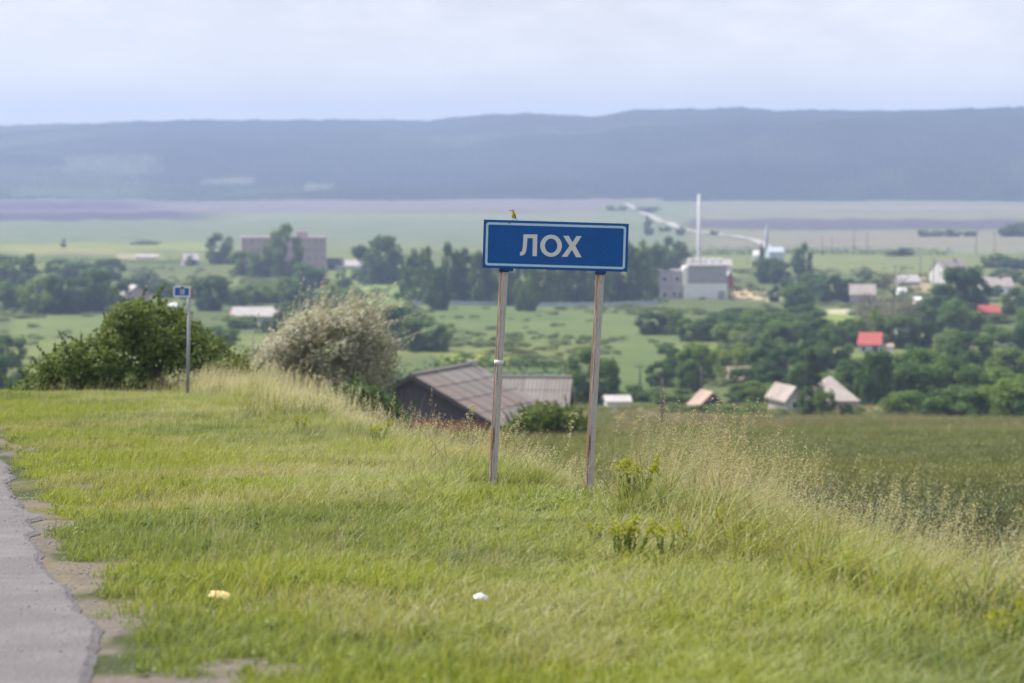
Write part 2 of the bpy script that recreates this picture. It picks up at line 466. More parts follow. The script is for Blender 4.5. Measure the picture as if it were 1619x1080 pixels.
# ------------------------------------------------------------------ asphalt road on the left
m_as, nt = newmat('asphalt')
g = nd(nt, 'ShaderNodeNewGeometry')
a1 = noise(nt, 60, 4, g.outputs['Position'], .8); a2 = noise(nt, 1.6, 5, g.outputs['Position'], .6)
vor = nd(nt, 'ShaderNodeTexVoronoi'); vor.inputs['Scale'].default_value = 45; nt.links.new(g.outputs['Position'], vor.inputs['Vector'])
c = mixc(nt, ramp(nt, a1, .3, .7), (.115, .105, .115), (.205, .185, .20))
c = mixc(nt, ramp(nt, vor.outputs['Distance'], .0, .5), c, mixc(nt, 1., c, (.6, .6, .6), 'MULTIPLY'))
c = mixc(nt, ramp(nt, a2, .45, .7), c, (.15, .14, .145))
b = nd(nt, 'ShaderNodeBsdfPrincipled'); b.inputs['Roughness'].default_value = .85; nt.links.new(c, b.inputs['Base Color'])
bp = nd(nt, 'ShaderNodeBump'); bp.inputs['Strength'].default_value = .8; bp.inputs['Distance'].default_value = .012
nt.links.new(vor.outputs['Distance'], bp.inputs['Height']); nt.links.new(bp.outputs[0], b.inputs['Normal'])
o = nd(nt, 'ShaderNodeOutputMaterial'); nt.links.new(b.outputs[0], o.inputs[0])
V = []; Fc = []
rd = np.arange(-6, 72, .12)
for i, d in enumerate(rd):
    edge = -6.92 + .06 * math.sin(d * .9) + (float(fbm(np.array([d * 1.3]), np.array([.5]), 4)[0]) - .5) * .26
    for j, ss in enumerate((edge, edge - .05, edge - 1.2, edge - 3.5, -14.2)):
        x = ss + 3.6 - .205 * (d - 20)
        z = T(x, d) + (.006 if j == 0 else .03)
        V.append((x, d, z))
for i in range(len(rd) - 1):
    for j in range(4): Fc.append((i * 5 + j, (i + 1) * 5 + j, (i + 1) * 5 + j + 1, i * 5 + j + 1))
rme = mesh_from('road', V, Fc, [m_as]); tag(obj('road', rme), kind='structure')

# pale road climbing the plain beyond the village
m_dust = solid('pale_road', (.36, .345, .33), .95, .15, .05)
def strip(name, pix, wm, mat, lift=.6):
    P = [ground(u, v, 400) for u, v in pix]
    Q = []
    for a, b_ in zip(P[:-1], P[1:]):
        n = max(2, int((b_ - a).length / 20))
        for k in range(n): Q.append(a.lerp(b_, k / n))
    Q.append(P[-1])
    V = []
    for i, p in enumerate(Q):
        t = (Q[min(i + 1, len(Q) - 1)] - Q[max(i - 1, 0)]); t.z = 0; t.normalize(); n = Vector((t.y, -t.x, 0))
        ww = wm * (.85 + .3 * random.random())
        for s_ in (-1, 1):
            q = p + n * s_ * ww / 2; V.append((q.x, q.y, T(q.x, q.y) + lift))
    Fc = [(2 * i, 2 * i + 1, 2 * i + 3, 2 * i + 2) for i in range(len(Q) - 1)]
    return tag(obj(name, mesh_from(name, V, Fc, [mat])), kind='structure')
strip('far_road', [(988, 322), (998, 328), (1018, 339), (1042, 350), (1064, 358), (1082, 364), (1110, 369), (1140, 372), (1168, 376), (1192, 381), (1210, 389), (1214, 396)], 7.5, m_dust)
# strip('far_road', [(1168, 374), (1190, 380), (1210, 389), (1214, 396)], 9, m_dust)

# ------------------------------------------------------------------ foliage prototypes
def blob_leaves(blobs, n, size, aspect=.6, up=.35, shell=.5, rnd=.9, jit=.12, wind=(0, 0, 0), fold=True, seed=0, power=1.0):
    """leaves on and just inside the shells of ellipsoidal boughs; blobs: (cx,cy,cz,rx,ry,rz)"""
    r = np.random.default_rng(seed)
    B = np.array(blobs, float)
    area = (B[:, 3] * B[:, 4] * B[:, 5]) ** (2 / 3)
    k = r.choice(len(B), n, p=area / area.sum())
    dirs = r.normal(size=(n, 3)); dirs /= np.linalg.norm(dirs, axis=1)[:, None]
    rad = (1 - shell * r.random(n) ** 1.6)
    # sub-clumps so the outline is uneven
    sub = 1 + jit * (np.sin(dirs[:, 0] * 5 + k) + np.sin(dirs[:, 1] * 6 + 2 * k) + np.sin(dirs[:, 2] * 7 + 3 * k)) * .8
    P = B[k, :3] + dirs * B[k, 3:6] * (rad * sub)[:, None]
    N = dirs * (1 - rnd * .5) + r.normal(size=(n, 3)) * rnd * .45; N[:, 2] += up
    N /= np.linalg.norm(N, axis=1)[:, None]
    t = r.normal(size=(n, 3)) + np.array(wind); t -= (t * N).sum(1)[:, None] * N; t /= np.linalg.norm(t, axis=1)[:, None]
    bt = np.cross(N, t)
    s = size * (.6 + .8 * r.random(n))[:, None]
    a = P - t * s; c_ = P + t * s
    b1 = P + bt * s * aspect - N * s * .15; b2 = P - bt * s * aspect - N * s * .15
    V = np.stack([a, b1, c_, b2], 1).reshape(-1, 3)
    Fq = np.arange(4 * n).reshape(n, 4)
    uvx = np.repeat(r.random(n), 4); uvy = np.tile([0, .5, 1, .5], n)
    return V, Fq, np.stack([uvx, uvy], 1)
def boughs(n, cz, rx, rz, rb, seed, shape='round'):
    r = np.random.default_rng(seed); out = []
    for i in range(n):
        th = r.random() * 6.283
        h = (r.random() * 2 - 1) * .85
        if shape == 'round': prof = math.sqrt(max(0, 1 - h * h))
        elif shape == 'oval': prof = math.sqrt(max(0, 1 - h * h)) * (1 - .35 * h)
        elif shape == 'spire': prof = (1 - (h + 1) / 2) ** .8 * 1.15 + .05
        q = prof * (.35 + .6 * r.random() ** .5)
        b = rb * (.7 + .6 * r.random()) * (1 if shape != 'spire' else (1.15 - .5 * (h + 1) / 2))
        out.append((math.cos(th) * q * rx, math.sin(th) * q * rx, cz + h * rz * .85, b * rx, b * rx, b * rz * (.8 if shape != 'spire' else .55)))
    for i in range(max(5, n // 3)):      # skirts of low boughs down to the ground
        th = i * 2.4; q = rx * (.30 + .45 * r.random()); b = rb * (.8 + .4 * r.random())
        out.append((math.cos(th) * q, math.sin(th) * q, .10 + .14 * r.random(), b * rx, b * rx, .14 + .04 * r.random()))
    return out
m_leaf_d = leafy('leaves_dark', (.045, .095, .024), (.105, .18, .038), pos_scale=.15, trans=.4, objrand=1)
m_leaf_l = leafy('leaves_light', (.07, .135, .03), (.14, .22, .045), pos_scale=.15, trans=.45, objrand=1)
m_leaf_w = leafy('leaves_grey', (.10, .15, .085), (.18, .23, .13), pos_scale=.15, trans=.25, objrand=.6)
m_leaf_b = leafy('twigs_brown', (.10, .085, .075), (.16, .13, .115), pos_scale=.2, trans=.1, objrand=.3)
m_leaf_s = leafy('needles', (.013, .032, .017), (.03, .055, .024), pos_scale=.3, trans=.1, objrand=.5)
m_bark = solid('bark', (.13, .10, .075), .9, .4, 5)
def trunk_mesh(top, r0, limbs, seed):
    r = random.Random(seed); mb = MB()
    mb.tube([(0, 0, -.03), (.01, 0, top * .4), (-.01, .01, top * .8), (0, 0, top)], [r0 * 1.3, r0, r0 * .7, r0 * .3], 7)
    for i in range(limbs):
        th = r.random() * 6.28; z = top * (.35 + .5 * r.random()); l = .2 + .15 * r.random()
        mb.tube([(0, 0, z), (math.cos(th) * l * .5, math.sin(th) * l * .5, z + l * .35), (math.cos(th) * l, math.sin(th) * l, z + l * .8)], [r0 * .5, r0 * .35, r0 * .12], 5)
    return mb.mesh('trunk', [m_bark], smooth=True)
PROTO = {}
def proto(kind, var, mat, bl, n, size, trunk_top, **k):
    V, Fq, uv = blob_leaves(bl, n, size, seed=hash((var, len(bl))) & 999 if False else var * 31 + len(bl), **k)
    cm = np_mesh('crown', V, Fq, [mat], uv)
    PROTO.setdefault(kind, []).append((cm, trunk_mesh(trunk_top, .022, 5, var)))
for v_ in range(4):
    mt = m_leaf_d if v_ % 2 else m_leaf_l
    proto('R', v_, m_leaf_d, boughs(20, .50, .40, .46, .34, 10 + v_), 7000, .025, .6)
    proto('L', v_, m_leaf_l, boughs(20, .48, .42, .46, .34, 30 + v_), 7000, .025, .6)
for v_ in range(3):
    proto('T', v_, m_leaf_d, boughs(24, .50, .40, .50, .30, 50 + v_, 'oval'), 7000, .023, .7)
    proto('B', v_, m_leaf_l if v_ else m_leaf_d, boughs(16, .40, .44, .44, .34, 60 + v_), 4600, .028, .3)
    proto('C', v_, m_leaf_d, boughs(34, .46, .46, .54, .26, 55 + v_, 'spire'), 7000, .023, .8)
for v_ in range(2):
    proto('W', v_, m_leaf_w, boughs(16, .46, .42, .46, .34, 70 + v_), 4600, .026, .4)
    proto('P', v_, m_leaf_d, boughs(22, .50, .40, .52, .30, 80 + v_, 'oval'), 4600, .025, .8)
    proto('D', v_, m_leaf_b, boughs(16, .55, .46, .45, .36, 90 + v_), 2600, .016, .8, aspect=.35)
# spruce: whorls of drooping boughs
sb = []
for i in range(34):
    h = .08 + .86 * i / 33; rr = .40 * (1 - h) ** .9 + .02; 
    for k in range(5):
        th = k * 1.257 + i * .8; sb.append((math.cos(th) * rr * .62, math.sin(th) * rr * .62, h - rr * .12, rr * .5 + .02, rr * .5 + .02, .035))
proto('S', 0, m_leaf_s, sb, 7000, .017, .95, aspect=.4)

def thing_tree(kind, p, wm, hm, label, cat='tree', group=None, name=None, var=None, rz=None):
    lst = PROTO[kind]; cm, tm = lst[(var if var is not None else random.randrange(len(lst))) % len(lst)]
    e = empty(name or {'S': 'spruce_tree', 'B': 'shrub', 'D': 'bare_tree', 'P': 'poplar_tree', 'W': 'willow_tree', 'C': 'conifer_tree'}.get(kind, 'broadleaf_tree'), p, random.random() * 6.28 if rz is None else rz)
    e.scale = (wm, wm, hm)
    link(bpy.data.objects.new('crown', cm), e); link(bpy.data.objects.new('trunk', tm), e)
    tag(e, label, cat, group)
    return e
def ordw(i, n):
    names = ['first', 'second', 'third', 'fourth', 'fifth', 'sixth', 'seventh', 'eighth', 'ninth', 'tenth', 'eleventh', 'twelfth', 'thirteenth',
             'fourteenth', 'fifteenth', 'sixteenth', 'seventeenth', 'eighteenth', 'nineteenth', 'twentieth']
    if i == 0: return 'leftmost'
    if i == n - 1: return 'rightmost'
    if i < 20: return names[i] + ' from left'
    return (names[n - 1 - i] if n - 1 - i < 20 else 'middle') + ' from right'
DESC = {'R': 'dark green bushy tree', 'L': 'mid green rounded tree', 'T': 'tall dark oval tree', 'B': 'low green shrub', 'W': 'pale grey green willow',
        'D': 'grey brown bare twiggy tree', 'S': 'dark pointed spruce', 'P': 'slim dark poplar', 'C': 'dark pointed conical tree'}
TREES = []      # for keep-outs
def cluster(where, group, items):
    items = sorted(items, key=lambda t: t[0])
    bykind = {}
    for t in items: bykind.setdefault(t[4], []).append(t)
    for kind, lst in bykind.items():
        for i, (u, vb, wp, hp, k) in enumerate(lst):
            p = ground(u, vb); pm = F / p.y
            lab = f"{DESC[k]}, {ordw(i, len(lst))} {where}" if len(lst) > 1 else f"{DESC[k]} {where}"
            thing_tree(k, p - Vector((0, 0, .2)), wp / pm * 1.26, hp / pm * 1.14, lab, 'shrub' if k == 'B' else 'tree', group)

# ------------------------------------------------------------------ the village
cluster('in the wood at the far left edge', 'trees of the far left wood', [
    (-40, 470, 60, 55, 'R'), (8, 458, 52, 52, 'R'), (40, 460, 45, 55, 'R'), (68, 472, 50, 42, 'L'), (20, 490, 55, 48, 'L'), (60, 497, 60, 55, 'L'), (95, 497, 58, 60, 'L'),
    (128, 494, 52, 56, 'L'), (160, 492, 50, 64, 'R'), (190, 500, 42, 52, 'R'), (120, 450, 52, 34, 'R'), (92, 438, 44, 28, 'L'), (143, 428, 56, 20, 'B'),
    (178, 444, 38, 34, 'R'), (207, 470, 40, 34, 'L'), (236, 466, 52, 44, 'W'), (262, 472, 44, 30, 'R'), (150, 462, 46, 40, 'L')])
cluster('low on the slope at the left edge', 'trees low at the left edge', [(-30, 585, 70, 60, 'R'), (14, 580, 52, 52, 'R'), (-8, 622, 60, 70, 'R'), (28, 625, 36, 45, 'L')])
cluster('behind the small blue kilometre sign', 'trees behind the kilometre sign', [
    (333, 492, 62, 56, 'R'), (300, 474, 40, 28, 'L'), (372, 484, 52, 34, 'L'), (404, 480, 56, 30, 'L'), (380, 520, 60, 24, 'B'), (430, 526, 50, 24, 'B'), (350, 545, 60, 34, 'L'), (450, 520, 36, 42, 'L'), (470, 528, 50, 34, 'R')])
cluster('in front of the pink apartment block', 'trees by the pink block', [
    (349, 418, 50, 47, 'R'), (384, 437, 46, 40, 'L'), (412, 439, 44, 44, 'L'), (447, 440, 60, 80, 'T'), (430, 438, 36, 46, 'R'), (492, 456, 54, 42, 'L'), (455, 462, 40, 24, 'L'), (302, 420, 14, 16, 'P')])
cluster('on the bank above the silvery bush', 'trees above the silvery bush', [
    (440, 478, 60, 40, 'L'), (476, 488, 60, 38, 'R'), (520, 486, 58, 36, 'L'), (542, 456, 26, 26, 'P'), (556, 492, 50, 34, 'L'), (506, 510, 60, 38, 'R'),
    (595, 535, 64, 58, 'L'), (632, 552, 74, 66, 'R'), (664, 556, 62, 52, 'R'), (692, 556, 50, 42, 'R'), (560, 525, 60, 44, 'L')])
cluster('in the clump right of the pink block', 'trees of the clump right of the pink block', [
    (580, 448, 52, 58, 'L'), (603, 449, 58, 72, 'R'), (625, 448, 38, 52, 'R')])
cluster('in the dark row left of the big sign', 'row of tall trees behind the sign', [
    (653, 477, 46, 84, 'C'), (675, 480, 44, 92, 'C'), (694, 491, 42, 70, 'C'), (714, 478, 44, 88, 'T'), (738, 478, 48, 88, 'C'), (760, 480, 40, 80, 'T')])
cluster('in the dark row under the big sign', 'row of tall trees behind the sign', [
    (787, 480, 42, 80, 'T'), (810, 484, 40, 90, 'C'), (832, 492, 42, 74, 'T'), (858, 484, 46, 84, 'T'), (884, 482, 48, 88, 'T'), (912, 482, 50, 88, 'T'), (940, 482, 50, 92, 'T'), (968, 480, 46, 92, 'C')])
cluster('between the big sign and the boiler house', 'row of tall trees behind the sign', [
    (992, 480, 50, 92, 'T'), (1012, 478, 48, 98, 'C'), (1034, 472, 44, 84, 'T'), (1064, 432, 50, 54, 'T'), (1048, 436, 34, 40, 'R')])
cluster('right behind the weathered barn', 'trees behind the barn', [(922, 640, 66, 84, 'R'), (956, 640, 46, 74, 'R'), (900, 640, 40, 50, 'L')])
cluster('on the green slope below the boiler house', 'trees below the boiler house', [
    (1030, 530, 48, 36, 'R'), (1060, 530, 42, 40, 'R'), (1072, 512, 24, 20, 'B'), (1096, 540, 46, 40, 'L'), (1126, 540, 48, 44, 'L'), (1152, 532, 44, 34, 'R'), (1052, 560, 36, 22, 'B'), (1172, 520, 40, 26, 'B'),
    (1072, 600, 56, 54, 'L'), (1104, 606, 62, 62, 'L'), (1092, 622, 50, 50, 'R'), (1044, 612, 50, 40, 'R'), (1124, 584, 52, 44, 'L'), (1156, 600, 56, 62, 'L'), (1016, 636, 50, 32, 'B'), (1060, 640, 60, 30, 'B'), (1178, 624, 56, 44, 'L'), (1200, 640, 60, 40, 'L'), (1166, 640, 40, 26, 'B'), (1104, 653, 34, 16, 'B'), (1140, 654, 46, 18, 'B'), (1190, 653, 50, 20, 'B'), (1070, 653, 46, 16, 'B')])
cluster('beside the blue grain tower', 'trees beside the blue tower', [
    (1214, 448, 48, 40, 'R'), (1232, 450, 36, 34, 'R'), (1204, 440, 18, 52, 'S'), (1267, 449, 34, 60, 'T'), (1224, 478, 24, 26, 'R'),
    (1284, 474, 50, 40, 'R'), (1312, 478, 54, 42, 'R'), (1338, 478, 34, 36, 'R'), (1252, 462, 30, 24, 'L'), (1366, 454, 34, 24, 'P'), (1390, 456, 36, 22, 'L')])
KEEP = [(1348, 520, 1412, 556), (1236, 596, 1262, 644), (1298, 596, 1362, 640), (1095, 612, 1152, 640), (1343, 448, 1386, 480), (1478, 404, 1552, 446), (1550, 440, 1610, 466),
        (1305, 484, 1346, 502), (1552, 486, 1582, 506), (1418, 432, 1472, 470)]
def blocked(u, vb, w_, h_):
    for (a, b_, c_, d_) in KEEP:
        if vb > d_ - 3 and u + w_ * .42 > a and u - w_ * .42 < c_ and vb - h_ * .95 < d_ - 4: return True
    return False
rows = [(490, 1262, 50, 40), (514, 1150, 52, 30), (528, 1150, 56, 48), (552, 1165, 58, 50), (578, 1185, 60, 52), (606, 1200, 62, 56), (630, 1225, 60, 50)]
rr = random.Random(5)
for ri, (vb, u0, w_, h_) in enumerate(rows):
    items = []; u = u0
    while u < 1680:
        uu = u + rr.uniform(-8, 8); vv = vb + rr.uniform(-6, 6); ww = w_ * rr.uniform(.75, 1.25); hh = h_ * rr.uniform(.7, 1.25)
        if vb < 500 and uu > 1290 and uu < 1480: u += 40; continue
        if not blocked(uu, vv, ww, hh) and not (1340 < uu < 1430 and vb < 545 ):
            items.append((uu, vv, ww, hh, rr.choice(['R', 'R', 'L', 'L', 'L', 'R', 'W' if rr.random() < .3 else 'R'])))
        u += w_ * .72
    wh = ['atop the right grove', 'in the right grove on its second tier', 'just above the level of the red roof', 'at foot level of the red roof house',
          'just below the red roofed house', 'behind the hip roofed cottage', 'beside the hip roofed cottage, lowest tier'][ri]
    cluster(wh, 'trees of the right hand grove', items)
cluster('left of the bigger red roof', 'bare trees by the red roof', [(1386, 545, 60, 74, 'D'), (1412, 522, 60, 84, 'D'), (1436, 530, 54, 62, 'D'), (1375, 520, 44, 60, 'D')])
cluster('below the white gabled house', 'trees below the white gabled house', [
    (1518, 508, 66, 82, 'R'), (1542, 500, 50, 66, 'R'), (1494, 500, 44, 52, 'R'), (1470, 500, 40, 36, 'L'), (1600, 500, 40, 44, 'R'), (1568, 470, 30, 20, 'L'), (1625, 480, 40, 40, 'R'), (1578, 512, 40, 20, 'B')])
cluster('above the white house at right', 'trees at the upper right', [
    (1568, 424, 36, 24, 'L'), (1592, 424, 44, 20, 'L'), (1618, 426, 50, 18, 'R'), (1590, 445, 50, 18, 'R')])
cluster('beside the hip roofed cottage', 'trees beside the cottage', [
    (1284, 656, 54, 100, 'S'), (1304, 657, 36, 44, 'R'), (1276, 657, 30, 44, 'R'), (1240, 657, 22, 14, 'B'), (1352, 657, 26, 20, 'B'), (1386, 642, 56, 84, 'R'), (1372, 640, 40, 66, 'L'), (1337, 657, 22, 24, 'B'), (1418, 640, 46, 54, 'R'), (1463, 640, 100, 92, 'L'), (1500, 640, 70, 70, 'L'), (1550, 640, 66, 66, 'L'), (1600, 645, 70, 70, 'L')])
cluster('in the hedge right of the meadow', 'shrubs of the hedge by the meadow', [
    (1436, 657, 70, 44, 'B'), (1478, 658, 80, 50, 'B'), (1520, 658, 84, 56, 'B'), (1558, 660, 84, 60, 'B'), (1602, 662, 90, 66, 'B'), (1640, 662, 80, 66, 'B'), (1540, 668, 34, 16, 'B')])
cluster('out on the plain beyond the village', 'lone trees on the far plain', [
    (100, 391, 9, 13, 'P'), (1025, 372, 17, 28, 'P'), (1050, 366, 18, 10, 'B'), (1076, 372, 18, 14, 'R'), (1022, 335, 40, 9, 'B'), (975, 333, 34, 9, 'B'), (1130, 372, 12, 9, 'B'), (1410, 405, 20, 12, 'B'), (1432, 405, 30, 12, 'R'),
    (1461, 374, 22, 10, 'R'), (1482, 374, 24, 10, 'R'), (1506, 374, 28, 11, 'R'), (1535, 374, 22, 8, 'R'), (1592, 374, 30, 14, 'R'), (1612, 374, 40, 22, 'R'), (232, 387, 50, 7, 'B')])
# long thin hedge line on the plain, far right
def hedge_line(pix, hm, wm, label, n):
    P = [ground(u, v, 400) for u, v in pix]; bl = []
    Ln = sum((b_ - a).length for a, b_ in zip(P[:-1], P[1:]))
    for a, b_ in zip(P[:-1], P[1:]):
        m_ = max(2, int(n * (b_ - a).length / Ln))
        for k in range(m_):
            p = a.lerp(b_, (k + random.random()) / m_); h = hm * (.5 + .8 * random.random())
            bl.append((p.x, p.y, T(p.x, p.y) + h * .4, wm * (.7 + .6 * random.random()), wm * .6, h * .6))
    V, Fq, uv = blob_leaves(bl, n * 34, hm * .12, seed=4)
    o = obj('hedge', np_mesh('hedge', V, Fq, [m_leaf_d], uv)); return tag(o, label, 'hedge')
hedge_line([(1090, 403), (1250, 401), (1400, 403), (1500, 404)], 4, 6, 'long thin dark hedge line across the plain above the village', 90)
hedge_line([(-20, 418), (130, 416), (250, 417), (290, 416)], 3, 5, 'low dark hedge line above the far left wood', 60)
hedge_line([(560, 612), (700, 610), (800, 610), (930, 612)], 3, 3.5, 'dark hedge behind the roof of the weathered barn', 70)
hedge_line([(690, 583), (800, 580), (890, 582)], 2.2, 3, 'low yellow green hedge on the slope above the barn', 50)

# ------------------------------------------------------------------ buildings
m_white = solid('white_wall', (.80, .79, .80), .9, .12, .4)
m_wblue = solid('blue_white_wall', (.46, .52, .60), .8, .25, .4)
m_grey = solid('grey_render', (.40, .38, .39), .9, .25, .4)
m_pink = solid('pink_brick', (.42, .33, .34), .95, .2, .3)
m_slate = solid('asbestos_roof', (.36, .32, .30), .9, .3, .5, col2=(.27, .22, .20))
m_slate2 = solid('pale_roof', (.42, .395, .385), .85, .2, .5)
m_red = solid('red_roof', (.40, .085, .075), .7, .25, .6)
m_dark = solid('dark_timber', (.085, .078, .085), .9, .3, 2)
m_win = solid('window_glass', (.05, .06, .075), .2, .3, 1, spec=.6)
m_brick = solid('red_brick', (.30, .12, .085), .95, .3, 3, col2=(.22, .09, .07))
m_zinc = solid('zinc', (.55, .57, .62), .5, .15, 1, metal=.3)
m_brown = solid('brown_roof', (.40, .29, .24), .9, .3, .6)
def house(name, label, cat, u, vb, wpx, wall_px, roof_px, depth_m, wall, roof, rot=0., ridge='x', windows=0, chimney=False, door=False, over=.3, hip=0., d=None, dmin=110, wcol=None, gable=None):
    """base centre of the near wall stands at pixel (u, vb); sizes in photograph pixels at that distance"""
    p = ground(u, vb, dmin) if d is None else stand(u, d)
    pm = F / p.y
    W, H, R = wpx / pm, wall_px / pm, roof_px / pm
    e = empty(name, p + Vector((0, 0, -.3)), rot); H += .3
    Dp = depth_m
    mb = MB(); 
    mb.box((0, Dp / 2, H / 2), (W, Dp, H)); 
    if ridge == 'x' and hip == 0:
        for s_ in (-1, 1):
            mb.prism([(-.0, 0)] * 0 or [(0, 0), (1, 0), (1, 1)], 0, 0) if False else None
        # gable triangles at both x ends
        for s_ in (-1, 1):
            x0 = s_ * W / 2; x1 = s_ * (W / 2 - .12)
            mb.add([(x0, 0, H), (x0, Dp, H), (x0, Dp / 2, H + R), (x1, 0, H), (x1, Dp, H), (x1, Dp / 2, H + R)], [(0, 1, 2), (5, 4, 3), (0, 2, 5, 3), (1, 4, 5, 2)])
    if ridge == 'y':
        mb.add([(-W / 2, .001, H), (W / 2, .001, H), (0, .001, H + R), (-W / 2, Dp, H), (W / 2, Dp, H), (0, Dp, H + R)], [(0, 1, 2), (5, 4, 3), (0, 3, 4, 1)])
    mb.build('wall', wall, e)
    rf = MB(); th = .16
    if ridge == 'x' and hip == 0:
        k = 1 + over / (Dp / 2)
        for s_ in (-1, 1):
            ye = Dp / 2 + s_ * (Dp / 2) * k; zz = H + R - R * k
            a = [(-W / 2 - over, Dp / 2, H + R), (W / 2 + over, Dp / 2, H + R), (W / 2 + over, ye, zz), (-W / 2 - over, ye, zz)]
            V = a + [(x, y, z + th) for x, y, z in a]
            rf.add(V, [(0, 1, 2, 3), (7, 6, 5, 4), (0, 4, 5, 1), (1, 5, 6, 2), (2, 6, 7, 3), (3, 7, 4, 0)])
    elif ridge == 'y':
        k = 1 + over / (W / 2)
        for s_ in (-1, 1):
            xe = s_ * W / 2 * k; zz = H + R - R * k
            a = [(0, -over, H + R), (0, Dp + over, H + R), (xe, Dp + over, zz), (xe, -over, zz)]
            V = a + [(x, y, z + th) for x, y, z in a]
            rf.add(V, [(0, 1, 2, 3), (7, 6, 5, 4), (0, 4, 5, 1), (1, 5, 6, 2), (2, 6, 7, 3), (3, 7, 4, 0)])
    else:
        o_ = over; h_ = min(hip, W / 2 - .05)
        V = [(-W / 2 - o_, -o_, H), (W / 2 + o_, -o_, H), (W / 2 + o_, Dp + o_, H), (-W / 2 - o_, Dp + o_, H), (-W / 2 + h_, Dp / 2, H + R), (W / 2 - h_, Dp / 2, H + R)]
        V2 = [(x, y, z + .003) for x, y, z in V]
        rf.add(V2, [(0, 1, 5, 4), (1, 2, 5), (2, 3, 4, 5), (3, 0, 4), (0, 3, 2, 1)])
    rf.build('roof', roof, e)
    for i in range(windows):
        x = -W / 2 + W * (i + .5) / windows; wd = min(W / windows * .4, 1.3); hh = min(H * .42, 1.5)
        wb = MB(); wb.box((x, -.03, H * .55), (wd * 1.25, .1, hh * 1.2)); f = wb.build('window', m_white, e)
        pb = MB(); pb.box((x, -.06, H * .55), (wd, .08, hh)); pb.build('pane', m_win, f)
    if door:
        db = MB(); db.box((W * .3, -.03, H * .4), (1, .12, min(2, H * .8))); db.build('door', m_dark, e)
    if chimney:
        cb = MB(); cb.box((W * .15, Dp * .45, H + R * .9), (.8, .8, 1.9)); cb.build('chimney', m_brick, e)
    return tag(e, label, cat)

# pink apartment block: flat roof, rows of windows
def block(name, label, cat, u, vb, wpx, hpx, depth_m, wall, rot=0., rows_=0, cols=0, parapet=.5, roof=None, dmin=110):
    p = ground(u, vb, dmin); pm = F / p.y; W = wpx / pm; H = hpx / pm + .5
    e = empty(name, p + Vector((0, 0, -.5)), rot)
    b = MB(); b.box((0, depth_m / 2, H / 2), (W, depth_m, H)); b.build('wall', wall, e)
    r_ = MB(); r_.box((0, depth_m / 2, H + parapet / 2), (W + .3, depth_m + .3, parapet)); r_.build('roof', roof or m_grey, e)
    for i in range(rows_):
        for j in range(cols):
            x = -W / 2 + W * (j + .5) / cols; z = H * (i + .6) / rows_
            f = MB(); f.box((x, -.01, z), (1.9, .1, 1.7)); fo = f.build('window', wall, e)
            g_ = MB(); g_.box((x, -.05, z), (1.4, .06, 1.3)); g_.build('pane', m_win2, fo)
    return tag(e, label, cat), p, pm, W, H
m_win2 = solid('dull_window', (.29, .25, .27), .5, .2, 1)
e, p, pm, W, H = block('apartment_block', 'long pink grey apartment block behind the round tree on the left', 'building', 449, 428, 134, 51, 13, m_pink, .12, 4, 12, roof=m_pink)
b = MB(); b.box((W * .22, 6, H + 1.6), (5, 4, 2.4)); b.build('stair_house', m_pink, e)
house('farm_building', 'long low pale roofed farm building behind the silvery bush', 'building', 404, 513, 76, 12, 13, 7, m_grey, m_slate2, -.05, windows=5)
r_ = house('small_shed', 'tiny red shed at the left end of the long pale roof', 'shed', 370, 507, 12, 9, 5, 3, m_red, m_red, 0)
house('cottage', 'cottage with pale grey roof showing above the dark bush', 'house', 217, 500, 40, 32, 16, 7, m_pink, m_slate2, .35, ridge='y', windows=1)
house('small_shed', 'small white shed just left of the kilometre sign post', 'shed', 273, 492, 10, 8, 4, 2.5, m_white, m_white, .1)
house('small_shed', 'tiny grey white shed peeping over the dark bush top', 'shed', 246, 495, 12, 8, 4, 2.5, m_grey, m_slate2, .1)
house('small_house', 'small grey roofed house left of the round dark tree', 'house', 303, 420, 24, 9, 9, 7, m_grey, m_slate2, .3)
house('farm_shed', 'low pale shed on the plain at the left', 'shed', 232, 410, 34, 3, 4, 6, m_pink, m_slate2, .1)
house('greenhouse', 'low white greenhouse roof right of the pink block', 'greenhouse', 552, 426, 44, 5, 8, 10, m_zinc, m_slate2, .1)
house('dark_shed', 'dark shed against the right end of the pink block', 'shed', 530, 426, 24, 8, 9, 6, m_dark, m_dark, .1)
# low concrete fence below the dark tree row
fe = None
def low_fence(pix, hm, label):
    P = [ground(u, v, 300) for u, v in pix]; root = empty('concrete_fence', P[0])
    me_p = None
    for a, b_ in zip(P[:-1], P[1:]):
        n = int((b_ - a).length / 5) + 1
        for k in range(n):
            q0 = a.lerp(b_, k / n); q1 = a.lerp(b_, (k + 1) / n); L_ = (q1 - q0).length
            if me_p is None:
                mm = MB(); mm.box((0, 0, hm / 2), (L_ - .2, .15, hm)); me_p = mm.mesh('fence_panel', [m_wblue2])
                mm = MB(); mm.box((0, 0, hm / 2 + .1), (.3, .3, hm + .2)); me_q = mm.mesh('post', [m_wblue2])
            ang = math.atan2(q1.y - q0.y, q1.x - q0.x); mid = (q0 + q1) / 2
            o = link(bpy.data.objects.new('fence_panel', me_p), root); o.location = Vector((mid.x, mid.y, T(mid.x, mid.y))) - root.location; o.rotation_euler.z = ang
            o = link(bpy.data.objects.new('post', me_q), root); o.location = Vector((q0.x, q0.y, T(q0.x, q0.y))) - root.location; o.rotation_euler.z = ang
    return tag(root, label, 'fence')
m_wblue2 = solid('concrete_blue', (.34, .42, .46), .9, .2, .5)
low_fence([(655, 483), (800, 484), (960, 485), (1040, 482)], 1.3, 'low pale blue concrete fence at the foot of the dark tree row')

m_zincw = solid('chimney_paint', (.58, .58, .60), .8, .15, .3)
